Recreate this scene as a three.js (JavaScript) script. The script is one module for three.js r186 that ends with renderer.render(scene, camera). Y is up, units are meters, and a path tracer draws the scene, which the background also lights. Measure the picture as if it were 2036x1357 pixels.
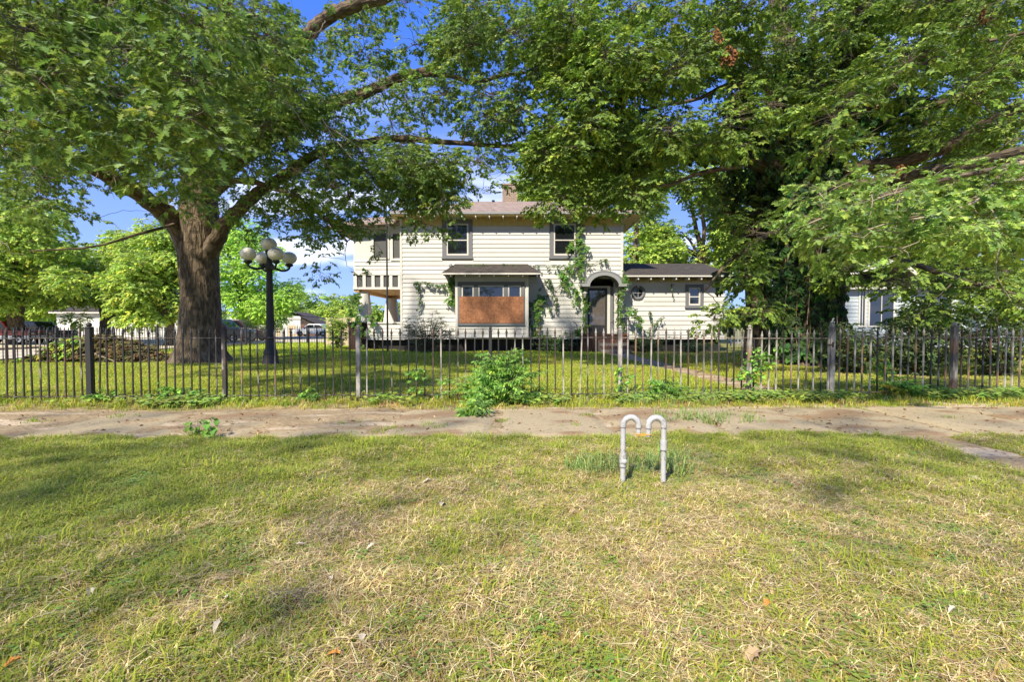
import * as THREE from 'three';
import { RoundedBoxGeometry } from 'three/addons/geometries/RoundedBoxGeometry.js';
import { mergeGeometries } from 'three/addons/utils/BufferGeometryUtils.js';

// ---------------------------------------------------------------- camera, sky, sun, exposure
const scene = new THREE.Scene();
const W0 = 2036, H0 = 1357, FPX = 960, HORIZON = 648, EYE = 1.3;
const PITCH = Math.atan((H0 / 2 - HORIZON) / FPX);
const camera = new THREE.PerspectiveCamera(2 * Math.atan(H0 / 2 / FPX) * 180 / Math.PI, W0 / H0, 0.05, 900);
camera.position.set(0, EYE, 0);
camera.rotation.x = -PITCH;
const SUN_DIR = new THREE.Vector3(-0.36, 0.78, 0.50).normalize();
const sun = new THREE.DirectionalLight(new THREE.Color(1.0, 0.91, 0.75), 5.0);
sun.position.copy(SUN_DIR).multiplyScalar(80); sun.target.position.set(0, 0, -15);
sun.castShadow = true; sun.shadow.radius = 4; sun.shadow.mapSize.set(4096, 4096);
Object.assign(sun.shadow.camera, { left: -60, right: 60, top: 60, bottom: -60, near: 1, far: 200 });
scene.add(sun, sun.target);
const renderer = new THREE.WebGLRenderer({ antialias: true });
renderer.toneMapping = THREE.LinearToneMapping;
renderer.toneMappingExposure = 1.62;
renderer.shadowMap.enabled = true;

// ---------------------------------------------------------------- random numbers and noise
function rng(seed) { let a = seed | 0; return () => { a = (a + 0x6d2b79f5) | 0; let t = Math.imul(a ^ (a >>> 15), 1 | a); t = (t + Math.imul(t ^ (t >>> 7), 61 | t)) ^ t; return ((t ^ (t >>> 14)) >>> 0) / 4294967296; }; }
const hash3 = (x, y, z) => { let h = Math.imul(x, 374761393) ^ Math.imul(y, 668265263) ^ Math.imul(z, 2147483647 ^ 1274126177); h = Math.imul(h ^ (h >>> 13), 1274126177); return ((h ^ (h >>> 16)) >>> 0) / 4294967296; };
const sm = (t) => t * t * (3 - 2 * t), mix = (a, b, t) => a + (b - a) * t, clamp = (x, a = 0, b = 1) => Math.min(b, Math.max(a, x));
const step = (a, b, x) => sm(clamp((x - a) / (b - a)));
function noise2(x, y, s = 0, per = 0) {
  const ix = Math.floor(x), iy = Math.floor(y), u = sm(x - ix), v = sm(y - iy), w = (n) => per ? ((n % per) + per) % per : n;
  const x0 = w(ix), x1 = w(ix + 1), y0 = w(iy), y1 = w(iy + 1);
  return mix(mix(hash3(x0, y0, s), hash3(x1, y0, s), u), mix(hash3(x0, y1, s), hash3(x1, y1, s), u), v);
}
function fbm(x, y, s = 0, oct = 4, per = 0) { let a = 0.5, t = 0, n = 0; for (let i = 0; i < oct; i++) { t += a * noise2(x, y, s + i * 17, per); n += a; a *= 0.5; x *= 2; y *= 2; per *= 2; } return t / n; }
const V = (x, y, z) => new THREE.Vector3(x, y, z);

{ // clear blue summer sky with low wisps of cloud
  const w = 1024, h = 512, data = new Float32Array(w * h * 4);
  for (let j = 0; j < h; j++) for (let i = 0; i < w; i++) {
    const th = ((j + 0.5) / h - 0.5) * Math.PI, ph = ((i + 0.5) / w - 0.5) * 2 * Math.PI, y = Math.sin(th);
    const e = clamp(y), k = Math.pow(1 - e, 3.2);
    let c = [mix(0.030, 0.36, k), mix(0.135, 0.52, k), mix(0.60, 0.88, k)];
    const q = Math.cos(th) / (Math.max(y, 0.0) + 0.10), cx = Math.cos(ph) * q, cz = Math.sin(ph) * q;
    const n = fbm(cx * 1.1 + 9, cz * 2.2 + 4, 5, 6), m = step(0.54, 0.74, n) * step(0.0, 0.05, y) * (1 - step(0.12, 0.40, y) * 0.85);
    c = c.map((v, d) => mix(v, [1.1, 1.12, 1.15][d], m * 0.85));
    if (y < 0) c = [0.22, 0.25, 0.22];
    data.set([c[0], c[1], c[2], 1], (j * w + i) * 4);
  }
  const t = new THREE.DataTexture(data, w, h, THREE.RGBAFormat, THREE.FloatType);
  t.mapping = THREE.EquirectangularReflectionMapping; t.magFilter = t.minFilter = THREE.LinearFilter; t.wrapS = THREE.RepeatWrapping; t.needsUpdate = true;
  scene.background = t; scene.environment = t;
}

// ---------------------------------------------------------------- pixels of the photograph to places
const CP = Math.cos(PITCH), SP = Math.sin(PITCH);
function P(px, py, D) { const dx = (px - W0 / 2) / FPX, dy = (H0 / 2 - py) / FPX, t = D / (CP + dy * SP); return V(dx * t, EYE + (dy * CP - SP) * t, -D); }
const HX = (px, D = 24, py = 600) => P(px, py, D).x, HY = (py, D = 24) => P(1018, py, D).y;
function groundAt(px, py) { const dx = (px - W0 / 2) / FPX, dy = (H0 / 2 - py) / FPX, vy = dy * CP - SP, t = EYE / -vy; return V(dx * t, 0, -(CP + dy * SP) * t); }

// ---------------------------------------------------------------- things and parts
const used = new Map();
function numbered(name) { const n = used.get(name) ?? 0; used.set(name, n + 1); return n ? `${name}_${String(n).padStart(3, '0')}` : name; }
function tag(o, label, category, group, kind) { o.userData = {}; if (label) o.userData.label = label; if (category) o.userData.category = category; if (group) o.userData.group = group; if (kind) o.userData.kind = kind; return o; }
function thing(name, label, category, pos = [0, 0, 0], turn = 0, group) { const o = new THREE.Group(); o.name = numbered(name); o.position.set(...pos); o.rotation.y = turn; scene.add(o); return tag(o, label, category, group); }
function part(name, geo, mat, parent, label, kind) { const m = new THREE.Mesh(geo.isGB ? geo.build() : geo, mat); m.name = parent === scene ? numbered(name) : name; if (label) m.userData.label = label; if (kind) m.userData.kind = kind; parent.add(m); return m; }
function struct(name, geo, mat) { const m = part(name, geo, mat, scene); m.userData = { kind: 'structure' }; return m; }

// geometry collector
const M4 = new THREE.Matrix4(), NM = new THREE.Matrix3(), EU = new THREE.Euler(), QT = new THREE.Quaternion();
class GB {
  constructor() { this.p = []; this.n = []; this.u = []; this.c = []; this.isGB = true; this.hasC = false; }
  geo(g, m, col, keepUv) {
    const q = g.index ? g.toNonIndexed() : g, pa = q.attributes.position, na = q.attributes.normal, ua = q.attributes.uv, v = V(), n = V();
    if (m) NM.getNormalMatrix(m);
    const base = this.p.length;
    for (let i = 0; i < pa.count; i++) {
      v.fromBufferAttribute(pa, i); n.fromBufferAttribute(na, i);
      if (m) { v.applyMatrix4(m); n.applyMatrix3(NM).normalize(); }
      this.p.push(v.x, v.y, v.z); this.n.push(n.x, n.y, n.z);
      if (keepUv && ua) this.u.push(ua.getX(i), ua.getY(i)); else this.u.push(0, 0);
      this.c.push(...(col ?? [1, 1, 1]));
    }
    if (col) this.hasC = true;
    if (!keepUv) this.boxUv(base / 3, pa.count);
    return this;
  }
  boxUv(from, count) {
    const p = this.p, u = this.u;
    for (let i = from; i < from + count; i += 3) {
      const a = i * 3, e1 = [p[a + 3] - p[a], p[a + 4] - p[a + 1], p[a + 5] - p[a + 2]], e2 = [p[a + 6] - p[a], p[a + 7] - p[a + 1], p[a + 8] - p[a + 2]];
      const nx = Math.abs(e1[1] * e2[2] - e1[2] * e2[1]), ny = Math.abs(e1[2] * e2[0] - e1[0] * e2[2]), nz = Math.abs(e1[0] * e2[1] - e1[1] * e2[0]);
      for (let k = 0; k < 3; k++) { const b = a + k * 3, o = (i + k) * 2; if (nz >= nx && nz >= ny) { u[o] = p[b]; u[o + 1] = p[b + 1]; } else if (nx >= ny) { u[o] = p[b + 2]; u[o + 1] = p[b + 1]; } else { u[o] = p[b]; u[o + 1] = p[b + 2]; } }
    }
  }
  box(w, h, d, x, y, z, rx = 0, ry = 0, rz = 0, col) { return this.geo(new THREE.BoxGeometry(w, h, d), M4.compose(V(x, y, z), QT.setFromEuler(EU.set(rx, ry, rz)), V(1, 1, 1)).clone(), col); }
  span(x0, x1, y0, y1, z0, z1, col) { return this.box(Math.abs(x1 - x0), Math.abs(y1 - y0), Math.abs(z1 - z0), (x0 + x1) / 2, (y0 + y1) / 2, (z0 + z1) / 2, 0, 0, 0, col); }
  cyl(r0, r1, h, x, y, z, seg = 12, rx = 0, ry = 0, rz = 0, col) { return this.geo(new THREE.CylinderGeometry(r1, r0, h, seg), M4.compose(V(x, y, z), QT.setFromEuler(EU.set(rx, ry, rz)), V(1, 1, 1)).clone(), col); }
  sphere(r, x, y, z, sx = 1, sy = 1, sz = 1, seg = 14, col) { return this.geo(new THREE.SphereGeometry(r, seg, Math.max(6, seg >> 1)), M4.compose(V(x, y, z), new THREE.Quaternion(), V(sx, sy, sz)).clone(), col); }
  lathe(pts, x, y, z, seg = 16, col) { return this.geo(new THREE.LatheGeometry(pts.map(([r, h]) => new THREE.Vector2(r, h)), seg), M4.makeTranslation(x, y, z).clone(), col); }
  tri(a, b, c, col) {
    const e1 = V().subVectors(b, a), e2 = V().subVectors(c, a), n = e1.cross(e2).normalize(), base = this.p.length / 3;
    for (const q of [a, b, c]) { this.p.push(q.x, q.y, q.z); this.n.push(n.x, n.y, n.z); this.u.push(0, 0); this.c.push(...(col ?? [1, 1, 1])); }
    if (col) this.hasC = true; this.boxUv(base, 3); return this;
  }
  quad(a, b, c, d, col) { return this.tri(a, b, c, col).tri(a, c, d, col); }
  // tapered tube through points; radius may be displaced by wob(angle, along)
  tube(pts, rads, seg = 8, col, wob, cap) {
    const rings = [], ups = []; let up = Math.abs(V().subVectors(pts[1], pts[0]).normalize().y) > 0.9 ? V(1, 0, 0) : V(0, 1, 0), run = 0;
    pts.forEach((p, i) => {
      const t = V().subVectors(pts[Math.min(i + 1, pts.length - 1)], pts[Math.max(i - 1, 0)]).normalize();
      const s = V().crossVectors(up, t).normalize(), u = V().crossVectors(t, s).normalize(); up = u;
      if (i) run += p.distanceTo(pts[i - 1]);
      const ring = [];
      for (let k = 0; k <= seg; k++) {
        const a = (k % seg) / seg * Math.PI * 2, r = rads[i] * (wob ? wob(a, run, i / (pts.length - 1)) : 1), d = V().addScaledVector(s, Math.cos(a)).addScaledVector(u, Math.sin(a));
        ring.push([V().copy(p).addScaledVector(d, r), d, k / seg * Math.max(0.25, Math.round(rads[0] * 6.28 * 2) / 2), run]);
      }
      rings.push(ring);
    });
    const put = (q) => { this.p.push(q[0].x, q[0].y, q[0].z); this.n.push(q[1].x, q[1].y, q[1].z); this.u.push(q[2], q[3]); this.c.push(...(col ?? [1, 1, 1])); };
    if (col) this.hasC = true;
    if (wob) for (let i = 0; i < rings.length; i++) for (let k = 0; k <= seg; k++) { // true normals
      const A = rings[i][(k + 1) % seg][0], B = rings[i][(k - 1 + seg) % seg][0], C = rings[Math.min(i + 1, rings.length - 1)][k][0], D = rings[Math.max(i - 1, 0)][k][0];
      rings[i][k][1] = V().subVectors(A, B).cross(V().subVectors(C, D)).normalize();
    }
    for (let i = 0; i + 1 < rings.length; i++) for (let k = 0; k < seg; k++) { const a = rings[i][k], b = rings[i][k + 1], c = rings[i + 1][k + 1], d = rings[i + 1][k]; put(a); put(b); put(c); put(a); put(c); put(d); }
    if (cap) for (const [ring, p, f] of [[rings[0], pts[0], 1], [rings[rings.length - 1], pts[pts.length - 1], 0]]) for (let k = 0; k < seg; k++) f ? this.tri(p, ring[k + 1][0], ring[k][0], col) : this.tri(p, ring[k][0], ring[k + 1][0], col);
    return this;
  }
  build() {
    const g = new THREE.BufferGeometry();
    g.setAttribute('position', new THREE.Float32BufferAttribute(this.p, 3)); g.setAttribute('normal', new THREE.Float32BufferAttribute(this.n, 3)); g.setAttribute('uv', new THREE.Float32BufferAttribute(this.u, 2));
    if (this.hasC) g.setAttribute('color', new THREE.Float32BufferAttribute(this.c, 3));
    return g;
  }
}
const gb = () => new GB();
function smooth(pts, n) { const c = new THREE.CatmullRomCurve3(pts, false, 'centripetal'); return c.getPoints(n); }
function extrude(outline, depth, bevel = 0, holes = []) {
  const s = new THREE.Shape(outline.map(([x, y]) => new THREE.Vector2(x, y)));
  for (const h of holes) s.holes.push(new THREE.Path(h.map(([x, y]) => new THREE.Vector2(x, y))));
  return new THREE.ExtrudeGeometry(s, { depth, bevelEnabled: bevel > 0, bevelSize: bevel, bevelThickness: bevel, bevelSegments: 2, curveSegments: 10 });
}

// ---------------------------------------------------------------- procedural textures (values are linear colours)
const enc = (v) => { v = clamp(v); return Math.round(255 * (v <= 0.0031308 ? v * 12.92 : 1.055 * Math.pow(v, 1 / 2.4) - 0.055)); };
function tex(w, h, fn, srgb = true, rx = 1, ry = 1) {
  const d = new Uint8Array(w * h * 4);
  for (let j = 0; j < h; j++) for (let i = 0; i < w; i++) { const c = fn(i / w, j / h); for (let k = 0; k < 3; k++) d[(j * w + i) * 4 + k] = srgb ? enc(c[k]) : Math.round(255 * clamp(typeof c === 'number' ? c : c[k])); d[(j * w + i) * 4 + 3] = 255; }
  const t = new THREE.DataTexture(d, w, h); if (srgb) t.colorSpace = THREE.SRGBColorSpace;
  t.magFilter = THREE.LinearFilter; t.minFilter = THREE.LinearMipmapLinearFilter; t.generateMipmaps = true; t.wrapS = t.wrapT = THREE.RepeatWrapping; t.repeat.set(rx, ry); t.needsUpdate = true; return t;
}
const lerp3 = (a, b, t) => [mix(a[0], b[0], t), mix(a[1], b[1], t), mix(a[2], b[2], t)];
const std = (o) => new THREE.MeshStandardMaterial(Object.assign({ roughness: 0.85, metalness: 0 }, o));
const phys = (o) => new THREE.MeshPhysicalMaterial(Object.assign({ roughness: 0.6, metalness: 0 }, o));
const rgb = (r, g, b) => new THREE.Color().setRGB(r, g, b);
const T = {
  soil: tex(1024, 1024, (u, v) => { const a = fbm(u * 8, v * 8, 1, 6, 8), b = fbm(u * 64, v * 64, 2, 3, 64), s = step(0.60, 0.72, fbm(u * 40, v * 110, 8, 2, 40)); let c = lerp3([0.24, 0.175, 0.10], [0.60, 0.48, 0.30], step(0.3, 0.7, a * 0.5 + b * 0.5)); c = lerp3(c, [0.85, 0.74, 0.5], s * 0.5); return c; }, true, 0.5, 0.5),
  soilBump: tex(512, 512, (u, v) => fbm(u * 32, v * 32, 3, 4, 32), false, 0.5, 0.5),
  paint: tex(512, 512, (u, v) => { const a = fbm(u * 3, v * 6, 4, 5, 3), s = step(0.62, 0.85, fbm(u * 4, v * 60, 5, 3, 4)), st = step(0.60, 0.8, fbm(u * 30, v * 2, 6, 3, 2)); let c = lerp3([0.63, 0.625, 0.60], [0.57, 0.56, 0.515], a); c = lerp3(c, [0.44, 0.39, 0.28], s * 0.5); return lerp3(c, [0.48, 0.43, 0.32], st * 0.3); }, true, 0.45, 0.9),
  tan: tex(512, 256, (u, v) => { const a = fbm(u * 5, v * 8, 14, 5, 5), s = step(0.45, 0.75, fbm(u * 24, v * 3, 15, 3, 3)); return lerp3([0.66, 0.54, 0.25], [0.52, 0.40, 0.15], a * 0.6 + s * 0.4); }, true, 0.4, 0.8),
  bark: tex(512, 1024, (u, v) => { const wv = fbm(u * 6, v * 8, 21, 3, 6) - 0.5, f = 1 - Math.abs(2 * fbm(u * 14 + wv * 1.5, v * 5, 23, 3, 0) - 1) * 2.2, f2 = 1 - f, n = fbm(u * 24, v * 24, 22, 4, 24), r = clamp((f2 * 0.8 + n * 0.5 - 0.1) * (0.45 + 0.75 * step(0.3, 0.5, noise2(u * 12, v * 20, 25)))); return lerp3([0.06, 0.045, 0.032], [0.25, 0.20, 0.145], r); }, true, 0.8, 0.4),
  barkBump: tex(512, 1024, (u, v) => { const wv = fbm(u * 6, v * 8, 21, 3, 6) - 0.5, f = 1 - Math.abs(2 * fbm(u * 14 + wv * 1.5, v * 5, 23, 3, 0) - 1) * 2.2, f2 = 1 - f, n = fbm(u * 24, v * 24, 22, 4, 24); return clamp((f2 * 0.8 + n * 0.5 - 0.1) * (0.45 + 0.75 * step(0.3, 0.5, noise2(u * 12, v * 20, 25)))); }, false, 0.8, 0.4),
  concrete: tex(1024, 512, (u, v) => { const a = fbm(u * 5, v * 5, 31, 6, 5), b = fbm(u * 60, v * 60, 32, 3, 60), d = step(0.45, 0.68, fbm(u * 4, v * 4, 33, 5, 4)), sp = step(0.74, 0.80, fbm(u * 90, v * 90, 34, 2, 90)); let c = lerp3([0.30, 0.24, 0.135], [0.43, 0.35, 0.215], a * 0.6 + b * 0.4); c = lerp3(c, [0.24, 0.15, 0.075], d * 0.9); return lerp3(c, [0.10, 0.07, 0.05], sp * 0.8); }, true, 0.35, 0.7),
  dirt: tex(1024, 512, (u, v) => { const a = fbm(u * 6, v * 6, 41, 6, 6), b = fbm(u * 70, v * 70, 42, 3, 70), sp = step(0.70, 0.76, fbm(u * 80, v * 80, 44, 2, 80)), lt = step(0.55, 0.7, fbm(u * 3, v * 5, 45, 4, 3)); let c = lerp3([0.20, 0.14, 0.072], [0.43, 0.325, 0.18], a * 0.6 + b * 0.4); c = lerp3(c, [0.60, 0.49, 0.34], lt * 0.6); return lerp3(c, [0.09, 0.06, 0.04], sp * 0.8); }, true, 0.35, 0.7),
  fine: tex(512, 512, (u, v) => fbm(u * 60, v * 60, 51, 4, 60), false, 1, 1),
  shingle: tex(1024, 1024, (u, v) => { const row = Math.floor(v * 16), off = row % 2 * 0.5, col = Math.floor(u * 12 + off), k = hash3(((col % 12) + 12) % 12, row, 7), gap = (v * 16) % 1 < 0.08 ? 0.45 : 1, n = fbm(u * 120, v * 120, 61, 2, 120); const b = (0.65 + 0.5 * k + 0.5 * (n - 0.5)) * gap; return [b * 0.5, b * 0.5, b * 0.5]; }, true, 0.4, 0.4),
  osb: tex(512, 512, (u, v) => { let c = [0.30, 0.125, 0.055]; for (let k = 0; k < 3; k++) { const a = [0.3, 1.4, 2.5][k], x = u * Math.cos(a) + v * Math.sin(a), y = -u * Math.sin(a) + v * Math.cos(a), n = noise2(x * 14, y * 70, 70 + k); c = lerp3(c, n > 0.5 ? [0.42, 0.20, 0.095] : [0.20, 0.075, 0.032], step(0.25, 0.6, Math.abs(n - 0.5) * 2) * 0.6); } return c; }, true, 0.75, 0.75),
  rust: tex(256, 512, (u, v) => { const a = fbm(u * 2, v * 7, 81, 5, 2), w = step(0.50, 0.66, a), r = step(0.48, 0.62, fbm(u * 2, v * 6, 83, 4, 2)); let c = lerp3([0.045, 0.04, 0.036], [0.34, 0.31, 0.27], w * 0.8); return lerp3(c, [0.20, 0.085, 0.045], r * 0.6); }, true, 4, 0.55),
  worn: tex(256, 512, (u, v) => { const a = fbm(u * 2, v * 6, 84, 5, 2), w = step(0.36, 0.60, a), r = step(0.52, 0.66, fbm(u * 2, v * 5, 85, 4, 2)); let c = lerp3([0.11, 0.10, 0.09], [0.44, 0.41, 0.36], w); return lerp3(c, [0.33, 0.17, 0.09], r * 0.6); }, true, 4, 0.55),
  brick: tex(256, 256, (u, v) => lerp3([0.15, 0.075, 0.05], [0.26, 0.135, 0.095], fbm(u * 8, v * 8, 91, 4, 8)), true, 2, 2),
  stone: tex(256, 256, (u, v) => lerp3([0.24, 0.17, 0.12], [0.46, 0.36, 0.27], fbm(u * 12, v * 12, 92, 4, 12)), true, 2, 2),
  pvc: tex(256, 256, (u, v) => { const a = fbm(u * 5, v * 5, 201, 4, 5), s = step(0.66, 0.72, fbm(u * 22, v * 22, 202, 3, 22)); return lerp3(lerp3([0.47, 0.48, 0.48], [0.38, 0.375, 0.36], a), [0.20, 0.16, 0.11], s * 0.7); }, true, 4, 4),
  globe: tex(256, 128, (u, v) => { const s = step(0.5, 0.8, fbm(u * 6, v * 3, 95, 4, 6)); return lerp3([0.86, 0.84, 0.78], [0.70, 0.64, 0.54], s * 0.6); }, true, 1, 1),
  wood: tex(256, 512, (u, v) => lerp3([0.62, 0.52, 0.36], [0.46, 0.36, 0.22], fbm(u * 26, v * 3, 97, 4, 3)), true, 1.2, 0.6),
};
const whiten = (t, rx, ry) => { const c = t.clone(); c.repeat.set(rx, ry); c.needsUpdate = true; return c; };
const M = {
  white: std({ map: T.paint, bumpMap: T.fine, bumpScale: 0.0006, roughness: 0.7 }),
  white2: std({ map: T.paint, color: rgb(0.94, 0.94, 0.93), bumpMap: T.fine, bumpScale: 0.0006, roughness: 0.75 }),
  white3: std({ map: T.paint, color: rgb(0.97, 0.955, 0.92), bumpMap: T.fine, bumpScale: 0.0006, roughness: 0.75 }),
  tan: std({ map: T.tan, roughness: 0.8 }),  // tan of the top boards stands in for warm shade under the eaves
  cream: std({ map: T.paint, color: rgb(1, 0.98, 0.93), roughness: 0.65 }),
  soffit: std({ map: T.tan, color: rgb(1.25, 1.2, 1.2), roughness: 0.8 }),
  grey: std({ color: rgb(0.155, 0.16, 0.165), bumpMap: T.fine, bumpScale: 0.0005, roughness: 0.65 }),
  greyLt: std({ color: rgb(0.26, 0.265, 0.26), bumpMap: T.fine, bumpScale: 0.0005, roughness: 0.65 }),
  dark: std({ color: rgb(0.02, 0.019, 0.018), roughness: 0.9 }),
  glass: phys({ color: rgb(0.012, 0.014, 0.016), roughness: 0.04, ior: 1.9, specularIntensity: 1 }),
  screen: std({ color: rgb(0.075, 0.075, 0.07), roughness: 0.55, bumpMap: T.fine, bumpScale: 0.0008 }),
  roof: std({ map: T.shingle, color: rgb(0.62, 0.46, 0.35), bumpMap: T.shingle, bumpScale: 0.01, roughness: 0.95 }),
  roofDk: std({ map: T.shingle, color: rgb(0.115, 0.095, 0.075), bumpMap: T.shingle, bumpScale: 0.01, roughness: 0.95 }),
  osb: std({ map: T.osb, roughness: 0.85, bumpMap: T.osb, bumpScale: 0.002 }),
  black: std({ color: rgb(0.022, 0.022, 0.024), roughness: 0.5, bumpMap: T.fine, bumpScale: 0.0008 }),
  iron: std({ color: rgb(0.024, 0.023, 0.022), roughness: 0.55, bumpMap: T.fine, bumpScale: 0.0008 }),
  rust: std({ map: T.rust, roughness: 0.8 }),
  worn: std({ map: T.worn, roughness: 0.75 }),
  brick: std({ map: T.brick, roughness: 0.95, bumpMap: T.fine, bumpScale: 0.002 }),
  brickDk: std({ map: T.brick, color: rgb(0.3, 0.3, 0.3), roughness: 0.95, bumpMap: T.fine, bumpScale: 0.002 }),
  stone: std({ map: T.stone, roughness: 0.95, bumpMap: T.fine, bumpScale: 0.003 }),
  mortar: std({ color: rgb(0.30, 0.26, 0.21), roughness: 1 }),
  bark: std({ map: T.bark, color: rgb(0.75, 0.70, 0.61), bumpMap: T.barkBump, bumpScale: 0.03, roughness: 0.95 }),
  barkLimb: std({ map: T.bark, color: rgb(0.75, 0.70, 0.61), bumpMap: T.barkBump, bumpScale: 0.012, roughness: 0.95 }),
  barkTan: std({ map: T.bark, color: rgb(1.35, 1.1, 0.75), bumpMap: T.barkBump, bumpScale: 0.008, roughness: 0.9 }),
  barkDark: std({ map: T.bark, color: rgb(0.75, 0.70, 0.61), bumpMap: T.barkBump, bumpScale: 0.02, roughness: 0.95 }),
  twig: std({ color: rgb(0.13, 0.10, 0.07), roughness: 0.9 }),
  twigPale: std({ color: rgb(0.33, 0.27, 0.19), roughness: 0.9 }),
  concrete: std({ map: T.concrete, bumpMap: T.fine, bumpScale: 0.004, roughness: 0.95 }),
  dirt: std({ map: T.dirt, bumpMap: T.soilBump, bumpScale: 0.02, roughness: 1 }),
  road: std({ map: T.concrete, color: rgb(1.45, 1.6, 1.85), roughness: 0.95 }),
  pvc: std({ map: T.pvc, roughness: 0.55, bumpMap: T.fine, bumpScale: 0.0005 }),
  pvcDk: std({ color: rgb(0.22, 0.22, 0.22), roughness: 0.6 }),
  yellow: std({ color: rgb(0.62, 0.36, 0.06), roughness: 0.5 }),
  globe: std({ map: T.globe, roughness: 0.35 }),
  terracotta: std({ color: rgb(0.42, 0.13, 0.055), roughness: 0.85 }),
  wood: std({ map: T.wood, roughness: 0.9 }),
  beadboard: std({ map: T.wood, color: rgb(1.45, 1.12, 0.8), roughness: 0.7 }),
  doorWood: std({ color: rgb(0.09, 0.035, 0.02), roughness: 0.4 }),
  paleBlue: std({ map: T.paint, color: rgb(0.75, 0.85, 0.92), roughness: 0.7 }),
  chrome: std({ color: rgb(0.6, 0.6, 0.62), roughness: 0.25, metalness: 1 }),
  tyre: std({ color: rgb(0.015, 0.015, 0.015), roughness: 0.9 }),
};
const leafMat = (trans = 0.4, rough = 0.7) => phys({ color: rgb(1, 1, 1), vertexColors: true, roughness: rough, transmission: trans, thickness: 0, ior: 1.35, specularIntensity: 0.6, side: THREE.DoubleSide });
const LM = leafMat(0.5, 0.9), GM = leafMat(0.4, 0.95), KL = 2.5;
// ================================================================ THE SETTING
const zFence = (x) => -(8.43 + 0.04 * x), zWalkFar = (x) => -(7.56 + 0.038 * x), zWalkNear = (x) => -(5.34 + 0.012 * x);
function gh(x, z) { // height of the ground
  const d = Math.hypot(x, z), near = 1 - step(25, 60, d);
  const walk = 1 - step(0, 0.35, Math.max(z - zWalkNear(x), zWalkFar(x) - z, 0));
  return ((fbm(x * 0.35 + 20, z * 0.35 + 20, 101, 3) - 0.5) * 0.10 + (fbm(x * 2.2, z * 2.2, 102, 3) - 0.5) * 0.035) * near * (1 - 0.75 * walk) - 0.012 * walk;
}
const inWalk = (x, z, m = 0) => z < zWalkNear(x) + m && z > zWalkFar(x) - m;
const gateA = groundAt(1560, 792), doorB = V(HX(1211, 23.2, 690), 0, -22.6);
function pathDist(x, z) { const ax = gateA.x, az = gateA.z, bx = doorB.x, bz = doorB.z, t = clamp(((x - ax) * (bx - ax) + (z - az) * (bz - az)) / ((bx - ax) ** 2 + (bz - az) ** 2)); return Math.hypot(x - ax - t * (bx - ax), z - az - t * (bz - az)); }
const stripA = groundAt(1770, 855), stripB = groundAt(2080, 935);
function stripDist(x, z) { const t = clamp(((x - stripA.x) * (stripB.x - stripA.x) + (z - stripA.z) * (stripB.z - stripA.z)) / ((stripB.x - stripA.x) ** 2 + (stripB.z - stripA.z) ** 2), 0, 4); return Math.hypot(x - stripA.x - t * (stripB.x - stripA.x), z - stripA.z - t * (stripB.z - stripA.z)); }
const ROAD_R = -17.9, ROAD_L = -26.5;
// how dry the lawn is: 0 lush, 1 straw, with sun patch and shaded left worked in
const dry = (x, z) => {
  let d = fbm(x * 0.55 + 3, z * 0.55 + 7, 111, 4) * 0.9 - 0.14 + (fbm(x * 2.6, z * 2.6, 112, 3) - 0.5) * 0.8 + (fbm(x * 9, z * 9, 113, 2) - 0.5) * 0.5;
  if (z > -5.8) { const b = Math.exp(-(((x - 0.25) / 1.5) ** 2) - ((z + 3.0) / 1.2) ** 2); d += 0.42 * b - 0.12 * step(2.6, 4.5, Math.abs(x)) - 0.10 * step(-4.4, -5.4, z) - 0.14 * step(-0.9, -2.4, x) + 0.09; }  // straw bump also paints the sun patch; the greener left paints shade
  else if (z < -8.6) d -= 0.22 - 0.25 * step(4, 9, x);
  return clamp(d);
};
{
  const N = 230, pos = [], col = [], uv = [], idx = [], f = (t) => Math.sign(t) * (Math.abs(t) * 14 + Math.pow(Math.abs(t), 5) * 500);
  for (let j = 0; j <= N; j++) for (let i = 0; i <= N; i++) {
    const x = f(i / N * 2 - 1), z = -8 + f(j / N * 2 - 1); pos.push(x, gh(x, z), z); uv.push(x, z);
    const d = dry(x, z);
    let c = lerp3([0.40, 0.45, 0.22], [0.92, 0.80, 0.55], d);
    if (z > -5.8) c = lerp3([0.62, 0.60, 0.30], [1.0, 0.84, 0.52], d);
    if (z < -8.3) c = lerp3(c, [0.34, 0.52, 0.12], 0.6);
    if (x > 5.2 && z < -9 && z > -23) c = lerp3(c, [0.52, 0.36, 0.22], 0.65);
    col.push(...c);
  }
  for (let j = 0; j < N; j++) for (let i = 0; i < N; i++) { const a = j * (N + 1) + i; idx.push(a, a + N + 1, a + 1, a + 1, a + N + 1, a + N + 2); }
  const g = new THREE.BufferGeometry(); g.setAttribute('position', new THREE.Float32BufferAttribute(pos, 3)); g.setAttribute('uv', new THREE.Float32BufferAttribute(uv, 2)); g.setAttribute('color', new THREE.Float32BufferAttribute(col, 3)); g.setIndex(idx); g.computeVertexNormals();
  struct('ground', g, std({ map: T.soil, bumpMap: T.soilBump, bumpScale: 0.03, vertexColors: true, roughness: 1 }));
}
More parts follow.
